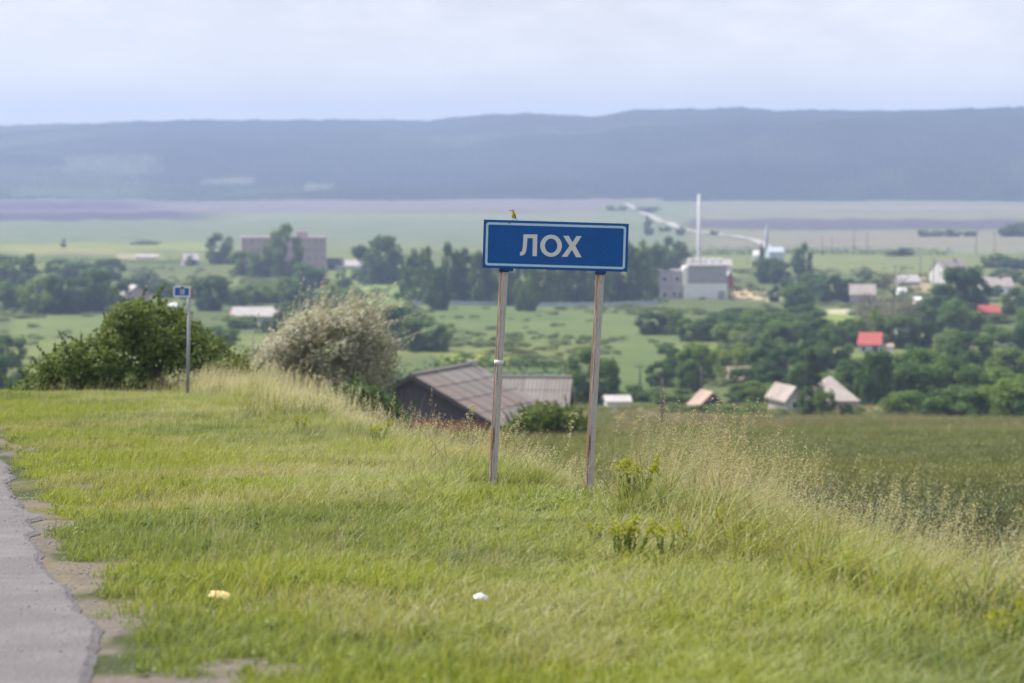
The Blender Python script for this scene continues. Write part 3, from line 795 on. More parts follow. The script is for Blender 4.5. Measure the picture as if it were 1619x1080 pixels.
# boiler house with chimney
def boiler():
    p = ground(1119, 474); pm = F / p.y
    W = 62 / pm; e = empty('boiler_house', p - Vector((0, 0, .4)), 0)
    Hl = 25 / pm + .4; Hu = 28 / pm
    b = MB(); b.box((0, 7, Hl / 2), (W, 14, Hl)); b.build('lower_wall', m_white, e)
    b = MB(); b.box((0, 7.15, Hl + Hu / 2 + .003), (W - .3, 13.7, Hu)); b.build('upper_wall', m_grey2, e)
    b = MB(); b.box((0, 7.1, Hl + Hu + .16), (W + .3, 14.2, .3)); b.build('roof', m_slate2, e)
    b = MB(); b.box((-W / 2 - .8, 6.9, (Hl + Hu * .93) / 2), (1.6, 14, Hl + Hu * .93)); b.build('corner_wall', m_white, e)
    for i in range(5):
        b = MB(); b.box((-W / 2 + 1.4 + i * 2.6, 12, Hl + Hu + 1.3), (1.7, 3, 2.0)); b.build('roof_vent', m_white, e)
    # left annex
    Wa = 38 / pm; x0 = -W / 2 - 1.6 - Wa / 2; Ha = 24 / pm; Hb = 46 / pm
    b = MB(); b.box((x0, 9, Hb / 2), (Wa, 10, Hb)); b.build('annex_wall', m_grey2, e)
    b = MB(); b.box((x0, 2.5, Ha / 2), (Wa * .96, 3, Ha)); b.build('porch_wall', m_grey, e)
    b = MB(); b.box((x0, 2.4, Ha + .15), (Wa, 3.3, .3)); b.build('porch_roof', m_slate2, e)
    b = MB(); b.box((x0, 8.9, Hb + .15), (Wa + .2, 10.2, .3)); b.build('annex_roof', m_slate2, e)
    for i, (dx, dz, w_, h_) in enumerate([(-2.4, 2.0, 1.4, 1.6), (1.0, 2.2, 1.2, 1.8), (2.9, 2.0, 1.0, 1.6), (-2.2, 7.4, 1.6, 1.4), (2.2, 7.4, 1.6, 1.4)]):
        y = 1.0 if dz < 4 else 4.0
        f = MB(); f.box((x0 + dx, y - .02, dz), (w_ + .3, .1, h_ + .3)); fo = f.build('window', m_white, e)
        g_ = MB(); g_.box((x0 + dx, y - .05, dz), (w_, .1, h_)); g_.build('pane', m_win, fo)
    b = MB(); b.box((W / 2 - 2, -.04, 1.9), (2.4, .12, 3)); b.build('door', m_grey, e)
    tag(e, 'white and grey boiler house with annex below the tall white chimney', 'building')
    return p
m_grey2 = solid('lilac_grey_wall', (.36, .345, .38), .9, .2, .3)
pb = boiler()
house('boiler_shed', 'pale arched sheds behind the boiler house roof', 'shed', 1136, 443, 44, 22, 9, 8, m_white, m_slate2, .1)
house('boiler_shed', 'red brown shed leaning out right of the boiler house', 'shed', 1154, 458, 12, 18, 9, 8, m_brick, m_slate2, .1, ridge='y')
q = ground(1105, 440); pm = F / q.y
b = MB(); b.tube([(0, 0, -.5), (0, 0, 3), (0, 0, 132 / pm)], [1.0, .9, .65], 16); ch = b.build('smoke_stack', m_zincw, None, True)
ch.location = q; tag(ch, 'tall slender white chimney rising beside the boiler house', 'chimney')
# blue tower with shed
q = ground(1212, 416); pm = F / q.y
e = empty('grain_tower', q, 0)
b = MB(); b.tube([(0, 0, -.5), (0, 0, 56 / pm)], .85, 14); b.build('tower_shaft', m_tower if 'm_tower' in globals() else solid('tower_blue', (.30, .33, .42), .6, .2, .3), e, True)
b = MB(); b.tube([(0, 0, 56 / pm), (0, 0, 56 / pm + .8)], [1.0, .4], 14); b.build('tower_cap', m_wblue, e, True)
tag(e, 'slim blue grey water tower beside the pale blue shed', 'tower')
house('blue_shed', 'pale blue and white shed right of the slim tower', 'shed', 1228, 417, 24, 18, 7, 8, m_wblue, m_wblue, .15)
house('white_hut', 'small bright white hut left of the slim tower', 'hut', 1196, 417, 9, 14, 6, 4, m_white, m_white, 0)
house('barn_house', 'grey roofed house with pale wall beside the dark row of trees', 'house', 1364, 479, 40, 13, 15, 8, m_grey, m_slate, -.1, windows=0)
house('low_shed', 'wide low pale shed above the bare trees', 'shed', 1438, 452, 34, 6, 10, 8, m_grey, m_slate2, .15)
house('gabled_house', 'large grey roofed house with bright white gable end', 'house', 1514, 448, 54, 19, 17, 9, m_white, m_slate, .6, chimney=True, windows=2)
house('white_house', 'low white walled house with grey roof near the right edge', 'house', 1578, 467, 50, 14, 13, 9, m_white, m_slate, .1, windows=4, chimney=True)
house('white_shed', 'small white shed on the slope left of the tall dark tree', 'shed', 1427, 466, 13, 6, 4, 3, m_white, m_white, .2)
house('white_shed', 'tiny white hut above the bare twiggy trees', 'shed', 1452, 482, 10, 7, 4, 3, m_white, m_white, .2)
house('red_roof_cottage', 'small cottage with bright red roof and blue white walls', 'house', 1374, 558, 34, 13, 17, 6, m_wblue, m_red, -.25, windows=2, door=True)
house('blue_roof_shed', 'shed with pale blue grey roof right of the red roofed cottage', 'shed', 1432, 532, 30, 4, 9, 6, m_grey, m_wblue, .2)
house('small_shed', 'tiny cream shed right of the red roofed cottage', 'shed', 1407, 558, 10, 9, 4, 2.5, m_white, m_brown, 0)
house('red_house', 'dull red house half hidden by trees at the right edge', 'house', 1568, 506, 30, 12, 10, 7, m_red, m_red, .2, windows=2)
# hip-roofed cottage near the meadow
e = house('hip_cottage', 'hip roofed grey cottage standing behind the dark spruce', 'house', 1318, 650, 72, 16, 36, 9, m_grey, m_slate, 0, windows=3, hip=4.0, over=.5)
e = house('cottage_wing', 'gabled cottage with pale front left of the dark spruce', 'house', 1257, 650, 26, 20, 17, 7, m_grey, m_slate, .25, ridge='y', windows=1, over=.4)
house('brown_cottage', 'brown roofed cottage sunk in the bushes behind the meadow', 'house', 1126, 648, 40, 8, 19, 4, m_dark, m_brown, .25, ridge='y', over=.4)
house('white_shed', 'low white shed at the near edge of the green slope', 'shed', 978, 646, 36, 10, 7, 5, m_white, m_slate2, .05)
house('grey_roof_shed', 'pinkish grey roof among the trees above the brown cottage', 'shed', 1172, 604, 34, 5, 16, 5, m_grey, m_brown, .1)

# ------------------------------------------------------------------ the weathered barn
m_sheet = [solid('barn_sheet_%d' % i if False else n_, c_, .85, .3, .6, col2=c2) for i, (n_, c_, c2) in enumerate([
    ('roof_sheet_grey', (.205, .182, .176), (.165, .145, .14)), ('roof_sheet_rust', (.21, .175, .165), (.17, .14, .132)), ('roof_sheet_pale', (.225, .205, .20), (.18, .165, .16))])]
def barn(name, label, apex, ridge_vec, half, rise, wall_h, nx, ny, with_band=True, sheets=m_sheet, base_z=None):
    ang = math.atan2(-ridge_vec[0], ridge_vec[1]); Lr = math.hypot(*ridge_vec)
    z0 = T(apex.x, apex.y) - .3
    e = empty(name, (apex.x, apex.y, z0), ang)
    top = apex.z - z0; H = top - rise
    # local frame: +y along the ridge, +x to the right
    b = MB(); b.add([(-half, 0, 1.1), (half, 0, 1.1), (half, 0, H), (0, 0, top - .05), (-half, 0, H), (-half, Lr, 1.1), (half, Lr, 1.1), (half, Lr, H), (0, Lr, top - .05), (-half, Lr, H)],
                    [(0, 1, 2, 3, 4), (9, 8, 7, 6, 5), (1, 6, 7, 2), (0, 4, 9, 5)])
    wl = b.build('wall', m_dark, e)
    b = MB(); n = int(half * 2 / .22)
    for i in range(n):
        x = -half + (i + .5) * 2 * half / n; zt = top - .08 - abs(x) / half * rise
        b.box((x, -.03 - .012 * (i % 2), (1.1 + zt) / 2), (2 * half / n - .02, .04, zt - 1.1))
    bo = b.build('board_cladding', m_board, e); bo['kind'] = 'stuff'
    b = MB(); b.box((0, -.02, .8), (half * 2 + .1, .3, 1.6)); b.box((half, Lr / 2, .55), (.3, Lr, 1.1)); b.build('plinth', m_brick, e)
    if with_band:
        b = MB(); b.box((-half * .42, -.10, H * .80), (1.75, .06, .22)); b.build('lintel', m_slate2, e)
        b = MB(); b.box((-half * .42, -.09, H * .40), (1.6, .06, H * .62)); b.build('door', m_dark, e)
    sl = math.hypot(half, rise); sa = math.atan2(rise, half); over = .5
    nys = ny
    lw = (Lr + 2 * .4) / nx; lh = (sl + over) / nys
    # one corrugated sheet, shared
    def sheet_mesh(k):
        V = []; Fc = []; nn = 13
        for i in range(nn):
            y = -lw / 2 + (lw + .06) * i / (nn - 1); zc = .022 * math.cos(i * math.pi)
            V += [(-lh / 2 - .08, y, zc - .0), (lh / 2, y, zc + .03), (-lh / 2 - .08, y, zc - .02), (lh / 2, y, zc + .01)]
        for i in range(nn - 1):
            a = i * 4; c_ = a + 4
            Fc += [(a, a + 1, c_ + 1, c_), (a + 2, c_ + 2, c_ + 3, a + 3)]
        me_ = mesh_from('roof_sheet', V, Fc, [sheets[k]], False); return me_
    shm = [sheet_mesh(k) for k in range(len(sheets))]
    for side in (1, -1):
        for i in range(nx):
            for j in range(nys):
                t_ = (j + .5) * lh
                x = side * math.cos(sa) * t_; z = top - math.sin(sa) * t_ + .05
                rust = fbm(np.array([i * .35 + 3]), np.array([j * .5 + side]), 2)[0]
                k = (1 if rust > .56 else (2 if rust < .40 else 0))
                if i < 2 and j < 2 and side == 1: k = 1
                o = link(bpy.data.objects.new('roof_sheet', shm[k % len(shm)]), e)
                o.location = (x, -.4 + (i + .5) * lw, z + .012 * random.random())
                o.rotation_euler = (0, sa if side == 1 else math.pi - sa, 0) if side == 1 else (0, -sa, math.pi * 0)
                if side == -1: o.scale = (-1, 1, 1)
        b = MB(); th = math.atan2(rise, half)
        R_ = Matrix.Rotation(th * side, 3, 'Y')
        b.box((side * math.cos(sa) * (sl + over) / 2, -.42, top - math.sin(sa) * (sl + over) / 2 - .06), (sl + over, .06, .2), R_)
        b.build('bargeboard', m_dark if with_band else m_slate2, e)
    b = MB(); b.tube([(0, -.45, top + .06), (0, Lr + .45, top + .06)], .13, 8); b.build('ridge_cap', m_sheet[2], e)
    if with_band:
        b = MB(); b.box((.1, Lr - .1, top + .15), (.5, .4, .3)); b.build('roof_vent', m_slate2, e)
    b = MB(); b.box((0, Lr / 2, top - rise - .15), (half * 1.98, Lr * .98, .1)); b.build('ceiling_deck', m_dark, e)
    return tag(e, label, 'barn')
m_board = solid('weathered_board', (.105, .095, .115), .95, .35, 2.5, stretch=(6, 6, .5))
barn('weathered_barn', 'dark weathered timber barn with big sagging grey roof', at(655, 594, 150), (2.9, 7.4), 4.55, 2.35, 0, 6, 4)
a2 = at(893, 598, 176); a2v = at(800, 597, 176)
barn('back_barn', 'paler grey roofed barn half hidden behind the weathered barn', a2, (a2v.x - a2.x - 1.2, .4 + 0.), 3.3, 1.9, 0, 4, 3, with_band=False, sheets=[m_sheet[0], m_sheet[2], m_sheet[2]])

# ------------------------------------------------------------------ utility poles
m_pole = solid('pole_wood', (.12, .105, .095), .9, .3, 2)
m_polec = solid('pole_concrete', (.42, .42, .42), .9, .2, 1)
def pole(u, vb, hpx, label, mat=m_pole, r=.14, arm=True, dmin=110):
    p = ground(u, vb, dmin); pm = F / p.y; h = hpx / pm
    e = empty('utility_pole', p)
    b = MB(); b.tube([(0, 0, -.3), (0, 0, h)], [r, r * .75], 8); b.build('pole', mat, e, True)
    if arm:
        b = MB(); b.box((0, 0, h - .5), (1.6, .1, .12)); ar = b.build('crossarm', mat, e)
        for x in (-.7, .7):
            b = MB(); b.tube([(x, 0, h - .44), (x, 0, h - .22)], .05, 6); b.build('insulator', mat, ar)
    tag(e, label, 'pole', 'utility poles across the village')
pole(1047, 672, 74, 'dark pole at the near edge of the meadow, nearest of all', r=.13)
pole(1012, 612, 36, 'slim dark pole on the green slope near the white shed')
pole(899 + 210, 640, 60, 'thin pole left of the brown roofed cottage')
for i, (u, vb, h, lb) in enumerate([(1300, 404, 30, 'leftmost far pole on the plain right of the slim tower'), (1315, 400, 26, 'second far pole right of the slim tower'), (1350, 402, 38, 'far pole above the grey roofed house'),
                                    (1371, 402, 34, 'far pole just right of the one above the grey roofed house'), (1455, 440, 34, 'pole above the small white shed'), (1476, 448, 40, 'dark pole at the left end of the gabled house'),
                                    (1543, 402, 36, 'far pole above the right end of the gabled house'), (1572, 402, 34, 'rightmost far pole on the plain'), (1415, 470, 50, 'tall dark pole amid the bare twiggy trees')]):
    pole(u, vb, h, lb, r=.2)
pole(1258, 476, 44, 'pale concrete pole below the slim poplar', m_polec, r=.16)
pole(1196 - 15, 420, 26, 'pale pole left of the white hut', m_polec, r=.2)

# ================================================================== NEAR SHRUBS
m_bush = leafy('bush_leaves', (.055, .095, .018), (.15, .20, .035), pos_scale=1.2, trans=.35)
m_silver = leafy('silver_leaves', (.30, .31, .25), (.48, .47, .39), pos_scale=1.5, trans=.3)
m_shrub = leafy('shrub_leaves', (.04, .085, .025), (.085, .14, .035), pos_scale=1.2, trans=.3)
def near_bush(name, label, d, outline, base_v, nb, leaf, size, mat, seed, depth=1.3, aspect=.5, wind=(0, 0, 0), sprays=0, spray_len=.5, rb=(.32, .55), stems=6, up=.35, jit=.12, rnd=.9):
    """outline: list of (u, v_top) of the crown; boughs fill the space under it"""
    r = np.random.default_rng(seed)
    us = [o_[0] for o_ in outline]; vs = [o_[1] for o_ in outline]
    c0 = stand((us[0] + us[-1]) / 2, d)
    e = empty(name, c0); pm = F / d
    bl = []
    cnt = 0
    while cnt < nb:
        u = r.uniform(us[0], us[-1]); vt = np.interp(u, us, vs)
        rad = r.uniform(*rb)
        lo = at(u, base_v, d).z; hi = at(u, vt, d).z
        if hi - lo < rad * .8: rad = max(.15, (hi - lo) * .6)
        cz = lo + (hi - lo - rad) * (r.random() ** .6) if hi - lo > rad else (lo + hi) / 2
        if r.random() < .4: cz = hi - rad * .85
        yy = r.uniform(-depth, depth) * .9
        x = (u - CX) / pm
        bl.append((x - c0.x, yy, cz - c0.z, rad, rad, rad * .8)); cnt += 1
    V, Fq, uv = blob_leaves(bl, leaf, size, aspect=aspect, seed=seed, wind=wind, up=up, jit=jit, rnd=rnd)
    Vs = [V]; Fs = [Fq]; UVs = [uv]; nv = len(V)
    # sprays: leafy shoots leaving the boughs
    sp = []
    for i in range(sprays):
        b_ = bl[r.integers(len(bl))]; th = r.random() * 6.28
        dirv = np.array([math.cos(th) * .7 + wind[0] * .25, math.sin(th) * .7, .35 + r.random() * .9]); dirv /= np.linalg.norm(dirv)
        s0 = np.array(b_[:3]) + dirv * b_[3] * .6; ln = spray_len * (.5 + r.random())
        for k in range(22):
            t = k / 21; c_ = s0 + dirv * ln * t + np.array([wind[0] * .1, 0, 0]) * t * t * ln * 3
            sp.append((*(c_), .035 * (1.5 - t), .035 * (1.5 - t), .035))
    if sp:
        V, Fq, uv = blob_leaves(sp, len(sp) * 2, size * .9, aspect=aspect, seed=seed + 1, wind=(wind[0], 0, 1.5), jit=0)
        Vs.append(V); Fs.append(Fq + nv); UVs.append(uv)
    cr_ = obj('foliage', np_mesh('foliage', np.concatenate(Vs), np.concatenate(Fs), [mat], np.concatenate(UVs)), e)
    b = MB()
    for i in range(stems):
        q_ = bl[r.integers(len(bl))]; x0 = q_[0] * .5
        b.tube([(x0, q_[1] * .3, -.1), ((x0 + q_[0]) / 2, q_[1] * .6, q_[2] * .45), (q_[0], q_[1], q_[2])], [.05, .035, .012], 6)
    b.build('stems', m_bark, e, True)
    return tag(e, label, 'shrub')
near_bush('green_bush', 'big dark green bush on the crest behind the kilometre sign', 64,
          [(34, 606), (60, 585), (90, 548), (130, 538), (165, 520), (190, 480), (215, 468), (245, 475), (275, 492), (310, 520), (345, 548), (375, 570), (397, 606)], 655, 92, 52000, .05, m_bush, 3,
          depth=1.6, sprays=110, spray_len=.45, rb=(.30, .55), stems=14)
near_bush('silver_bush', 'silvery beige bush with feathery shoots left of the barn', 72,
          [(395, 600), (415, 562), (440, 530), (470, 500), (500, 490), (540, 488), (575, 485), (592, 500), (604, 520), (612, 560), (606, 612)], 670, 130, 52000, .055, m_silver, 5,
          depth=1.6, aspect=.3, wind=(1.2, 0, .6), sprays=210, spray_len=.75, rb=(.28, .52), stems=14, jit=.2)
near_bush('silver_bush', 'small grey green shrub between the dark bush and the silvery bush', 76,
          [(380, 560), (400, 540), (430, 545), (450, 580)], 640, 16, 7000, .05, m_leaf_w, 6, aspect=.35, wind=(1, 0, .5), sprays=20, stems=5)
near_bush('green_shrub', 'dark green shrub in front of the left end of the barn', 66,
          [(515, 622), (545, 606), (575, 602), (598, 612), (618, 632), (632, 655)], 690, 34, 19000, .042, m_shrub, 8, depth=.9, sprays=50, spray_len=.35, rb=(.22, .42))
near_bush('green_shrub', 'olive green shrub in front of the roof right of the left sign post', 118,
          [(805, 668), (830, 645), (860, 632), (890, 640), (915, 650), (930, 672)], 690, 24, 11000, .07, m_bush, 9, depth=1.2, sprays=30, spray_len=.6, rb=(.4, .75))

# ================================================================== GRASSES
def blade_arrays(n, r, rad, h, wdt, lean, seg=3, wind=.25, base_off=0.):
    """n curved blades: vertices (n*(2*seg+1)), quads+tip as tris"""
    th = r.random(n) * 6.283; q = rad * np.sqrt(r.random(n))
    bx, by = np.cos(th) * q, np.sin(th) * q
    hh = h * (.45 + .75 * r.random(n)); la = r.random(n) * 6.283
    lx = np.cos(la) * lean * (.3 + r.random(n)) + wind; ly = np.sin(la) * lean * (.3 + r.random(n)) - wind * .3
    fa = r.random(n) * 3.1416; wx, wy = np.cos(fa) * wdt, np.sin(fa) * wdt
    Vv = []; lv = np.linspace(0, 1, seg + 1)
    for t in lv[:-1]:
        cx = bx + lx * hh * t ** 2.0; cy = by + ly * hh * t ** 2.0; cz = hh * (t - .22 * t * t * np.hypot(lx, ly)) + base_off
        ww = (1 - t * .75) * (.7 + .3 * (t > 0))
        Vv.append(np.stack([cx - wx * ww, cy - wy * ww, cz], -1)); Vv.append(np.stack([cx + wx * ww, cy + wy * ww, cz], -1))
    t = 1.; Vv.append(np.stack([bx + lx * hh, by + ly * hh, hh * (1 - .22 * np.hypot(lx, ly)) + base_off], -1))
    tips = Vv[-1]
    Vv = np.stack(Vv, 1); k = 2 * seg + 1
    base = np.arange(n)[:, None] * k
    tri = []; uvy = []
    for s_ in range(seg):
        a = 2 * s_
        if s_ < seg - 1:
            tri += [[a, a + 1, a + 3], [a, a + 3, a + 2]]; uvy += [[s_ / seg, s_ / seg, (s_ + 1) / seg], [s_ / seg, (s_ + 1) / seg, (s_ + 1) / seg]]
        else:
            tri += [[a, a + 1, a + 2]]; uvy += [[s_ / seg, s_ / seg, 1]]
    tri = np.array(tri); Fq = (base[:, :, None] + tri[None]).reshape(-1, 3)
    uvy = np.tile(np.array(uvy).ravel(), n); uvx = np.repeat(r.random(n), len(tri) * 3)
    return Vv.reshape(-1, 3), Fq, np.stack([uvx, uvy], 1), tips
def join_arrays(parts):
    V = []; Fq = []; UV = []; M = []; off = 0
    for (v, f, uv, m) in parts:
        V.append(v); Fq.append(f + off); UV.append(uv); M.append(np.full(len(f), m)); off += len(v)
    return np.concatenate(V), np.concatenate(Fq), np.concatenate(UV), np.concatenate(M)
def seeds(r, tips, per, ln, size, droop, spread, dirx=.5):
    """small spikelets (two triangles... one rhomb as 2 tris) around the top of each stem"""
    n = len(tips) * per
    t = r.random(n); P = np.repeat(tips, per, 0)
    P = P + np.stack([r.normal(size=n) * spread * (t * .8 + .2) + dirx * ln * (1 - t) * .5, r.normal(size=n) * spread * (t * .8 + .2), -t * ln + r.normal(size=n) * spread * .3], -1)
    dv = np.stack([r.normal(size=n) * .5 + .5, r.normal(size=n) * .5, r.normal(size=n) * .4 - droop], -1); dv /= np.linalg.norm(dv, axis=1)[:, None]
    sd = np.cross(dv, r.normal(size=(n, 3))); sd /= np.linalg.norm(sd, axis=1)[:, None]
    s = size * (.6 + .8 * r.random(n))[:, None]
    V = np.stack([P - dv * s, P + sd * s * .32, P + dv * s, P - sd * s * .32], 1).reshape(-1, 3)
    b = np.arange(n)[:, None] * 4
    Fq = (b[:, :, None] + np.array([[0, 1, 2], [0, 2, 3]])[None]).reshape(-1, 3)
    uv = np.stack([np.repeat(r.random(n), 6), np.full(n * 6, .6)], 1)
    return V, Fq, uv
def gcoll(name, meshes):
    c_ = bpy.data.collections.new(name)
    for i, m_ in enumerate(meshes):
        o_ = bpy.data.objects.new(f'{name}_{i}', m_); c_.objects.link(o_)
    return c_
def scatter(name, label, cat, pts, rot, scl, dry, hue, coll, nvar):
    me_ = bpy.data.meshes.new(name); n = len(pts)
    me_.vertices.add(n); me_.vertices.foreach_set('co', np.asarray(pts, np.float32).ravel())
    def at3(nm, arr, typ):
        a_ = me_.attributes.new(nm, typ, 'POINT'); a_.data.foreach_set('vector' if typ == 'FLOAT_VECTOR' else 'value', np.asarray(arr).ravel())
    at3('rot', rot.astype(np.float32), 'FLOAT_VECTOR'); at3('scl', scl.astype(np.float32), 'FLOAT_VECTOR')
    at3('dry', dry.astype(np.float32), 'FLOAT'); at3('hue', hue.astype(np.float32), 'FLOAT')
    at3('pick', rng.integers(0, nvar, n).astype(np.int32), 'INT')
    o_ = obj(name, me_)
    ng = bpy.data.node_groups.new(name + '_nodes', 'GeometryNodeTree')
    ng.interface.new_socket('Geometry', in_out='INPUT', socket_type='NodeSocketGeometry')
    ng.interface.new_socket('Geometry', in_out='OUTPUT', socket_type='NodeSocketGeometry')
    N = ng.nodes.new
    gi = N('NodeGroupInput'); go = N('NodeGroupOutput'); ci = N('GeometryNodeCollectionInfo'); ip = N('GeometryNodeInstanceOnPoints')
    ci.inputs['Collection'].default_value = coll; ci.inputs['Separate Children'].default_value = True; ci.inputs['Reset Children'].default_value = True
    def na(nm, t):
        q_ = N('GeometryNodeInputNamedAttribute'); q_.data_type = t; q_.inputs['Name'].default_value = nm
        return [s_ for s_ in q_.outputs if s_.enabled and s_.name == 'Attribute'][0]
    lk = ng.links.new
    lk(gi.outputs[0], ip.inputs['Points']); lk(ci.outputs[0], ip.inputs['Instance']); ip.inputs['Pick Instance'].default_value = True
    lk(na('pick', 'INT'), ip.inputs['Instance Index']); lk(na('rot', 'FLOAT_VECTOR'), ip.inputs['Rotation']); lk(na('scl', 'FLOAT_VECTOR'), ip.inputs['Scale'])
    lk(ip.outputs[0], go.inputs[0])
    md = o_.modifiers.new('scatter', 'NODES'); md.node_group = ng
    tag(o_, label, cat, kind='stuff')
    print('SCATTER', name, n)
    return o_
# materials
m_g1 = leafy('grass_short', (.17, .24, .018), (.34, .40, .05), dry=(.36, .35, .19), pos_scale=.9, trans=.4, inst=True, hue2=(.16, .22, .07), tip=(.30, .32, .10))
m_g2 = leafy('grass_mid', (.20, .265, .05), (.37, .42, .12), dry=(.38, .38, .22), pos_scale=.7, trans=.4, inst=True, hue2=(.09, .15, .055), tip=(.32, .33, .16))
m_g3 = leafy('grass_tall', (.15, .205, .035), (.31, .355, .09), dry=(.42, .37, .23), pos_scale=.7, trans=.4, inst=True, hue2=(.06, .115, .04), tip=(.30, .29, .14))
m_seed = leafy('grass_seed_heads', (.34, .345, .19), (.50, .48, .30), dry=(.40, .30, .22), pos_scale=2, trans=.35, inst=True, hue2=(.60, .57, .42))
m_wh = leafy('wheat_leaves', (.11, .20, .05), (.28, .36, .085), dry=(.34, .42, .09), pos_scale=.5, trans=.45, inst=True, hue2=(.06, .10, .055), tip=(.20, .23, .085))
m_ear = leafy('wheat_ears', (.22, .26, .10), (.34, .36, .15), dry=(.25, .23, .09), pos_scale=1, trans=.2, inst=True, hue2=(.10, .13, .09))
r = np.random.default_rng(11)
def P_grass(n, rad, h, wd, lean, mat, wind=.25, seg=3):
    v, f, uv, t = blade_arrays(n, r, rad, h, wd, lean, seg, wind)
    return np_mesh('grass', v, f, [mat], uv)
short = gcoll('short_tuft', [P_grass(30, .11, .085, .0042, .6, m_g1, .15) for _ in range(5)])
mid = gcoll('mid_tuft', [P_grass(30, .14, .21, .0058, .65, m_g2, .28, 4) for _ in range(6)])
def P_tall(nb, ns, h, spike, sprd, mat_s=m_seed, per=26, size=.0085, ln=.17):
    v, f, uv, t = blade_arrays(nb * 2 // 3, r, .16, h * .62, .0068, .65, 4, .35)
    v2, f2, uv2, t2 = blade_arrays(ns, r, .12, h, .0026, .22, 4, .30)
    v3, f3, uv3 = seeds(r, t2, per, ln, size, .1, sprd)
    V_, F_, UV_, M_ = join_arrays([(v, f, uv, 0), (v2, f2, uv2, 1), (v3, f3, uv3, 1)])
    return np_mesh('grass', V_, F_, [m_g3, mat_s], UV_, M_)
tall = gcoll('tall_tuft', [P_tall(44, 3, .62, 0, .012) for _ in range(3)] + [P_tall(46, 5, .74, 0, .022) for _ in range(3)])
leafyt = gcoll('lush_tuft', [P_grass(46, .18, .42, .0078, .85, m_g3, .42, 5) for _ in range(5)])
def P_head(ns, h, sprd, ln):
    v2, f2, uv2, t2 = blade_arrays(ns, r, .12, h, .0024, .18, 4, .28)
    v3, f3, uv3 = seeds(r, t2, 46, ln, .0085, .1, sprd)
    V_, F_, UV_, M_ = join_arrays([(v2, f2, uv2, 0), (v3, f3, uv3, 0)])
    return np_mesh('grass', V_, F_, [m_seed], UV_, M_)
heads = gcoll('seed_tuft', [P_head(5, .95, .03, .2) for _ in range(3)] + [P_head(4, 1.0, .016, .2) for _ in range(3)])
m_mead = leafy('meadow_grass', (.10, .135, .04), (.19, .215, .07), dry=(.27, .20, .14), pos_scale=.05, trans=.35, inst=True, hue2=(.13, .18, .05))
meadow = gcoll('meadow_tuft', [P_grass(34, .30, .5, .012, .6, m_mead, .2, 3) for _ in range(4)])
m_bw = leafy('broad_leaves', (.15, .21, .03), (.27, .33, .07), dry=(.30, .27, .13), pos_scale=1.5, trans=.35, inst=True, hue2=(.10, .16, .06))
def P_rosette(k):
    bl_ = [(r.normal() * .05, r.normal() * .05, .03 + .05 * r.random(), .05, .05, .035) for _ in range(5)]
    V_, F_, U_ = blob_leaves(bl_, 46, .022, aspect=.55, seed=200 + k, up=.9)
    return np_mesh('weed', V_, F_, [m_bw], U_)
rosette = gcoll('rosette', [P_rosette(k) for k in range(5)])
def P_wheat(n, sz):
    n = n * 2 // 3
    th_x = (r.random(n) - .5) * sz; 
    v, f, uv, t = blade_arrays(n, r, .01, .72, .006, .10, 3, .05)
    k = 7; offx = np.repeat((r.random(n) - .5) * sz, k); offy = np.repeat((r.random(n) - .5) * sz, k)
    # keep heights even
    v = v.copy(); v[:, 0] += offx; v[:, 1] += offy; tt = v.reshape(n, k, 3)
    sc = (.62 + .14 * r.random(n))[:, None] / tt[:, -1, 2][:, None]
    tt[:, :, 2] *= sc
    v = tt.reshape(-1, 3); tips = tt[:, -1]
    vl, fl, uvl, _ = blade_arrays(n * 2, r, .01, .5, .006, .8, 3, .1)
    kk = 7; vl = vl.reshape(n * 2, kk, 3); vl[:, :, 0] += ((r.random(n * 2) - .5) * sz)[:, None]; vl[:, :, 1] += ((r.random(n * 2) - .5) * sz)[:, None]; vl[:, :, 2] += .12
    ve, fe_, uve = seeds(r, tips, 4, .09, .028, -1.2, .004, .1)
    V_, F_, UV_, M_ = join_arrays([(v, f, uv, 0), (vl.reshape(-1, 3), fl, uvl, 0), (ve, fe_, uve, 1)])
    return np_mesh('wheat', V_, F_, [m_wh, m_ear], UV_, M_)
wheat = gcoll('wheat_patch', [P_wheat(75, .6) for _ in range(5)])

def spread(d0, d1, dens, sfun, margin=1.6, dens_far=None):
    """random points in the viewed wedge; sfun(x,d,s) -> keep probability"""
    out = []
    ds_ = np.arange(d0, d1, 2.)
    for d in ds_:
        hw = .185 * (d + 2) + margin; dn = dens if dens_far is None else dens + (dens_far - dens) * min(1, (d - d0) / (d1 - d0))
        n = int(2 * hw * 2 * dn); x = (r.random(n) * 2 - 1) * hw; y = d + r.random(n) * 2
        keep = r.random(n) < sfun(x, y, lat(x, y)); out.append(np.stack([x[keep], y[keep]], -1))
    p = np.concatenate(out); z = terrain(p[:, 0], p[:, 1])
    return np.concatenate([p, z[:, None]], 1)
WORN = [(g_.x, g_.y, q_) for g_, q_ in ((ground(985, 935, 9.), .22), (ground(500, 850, 9.), .3), (ground(1190, 1020, 9.), .16), (ground(760, 900, 9.), .25), (ground(560, 1010, 9.), .2))]
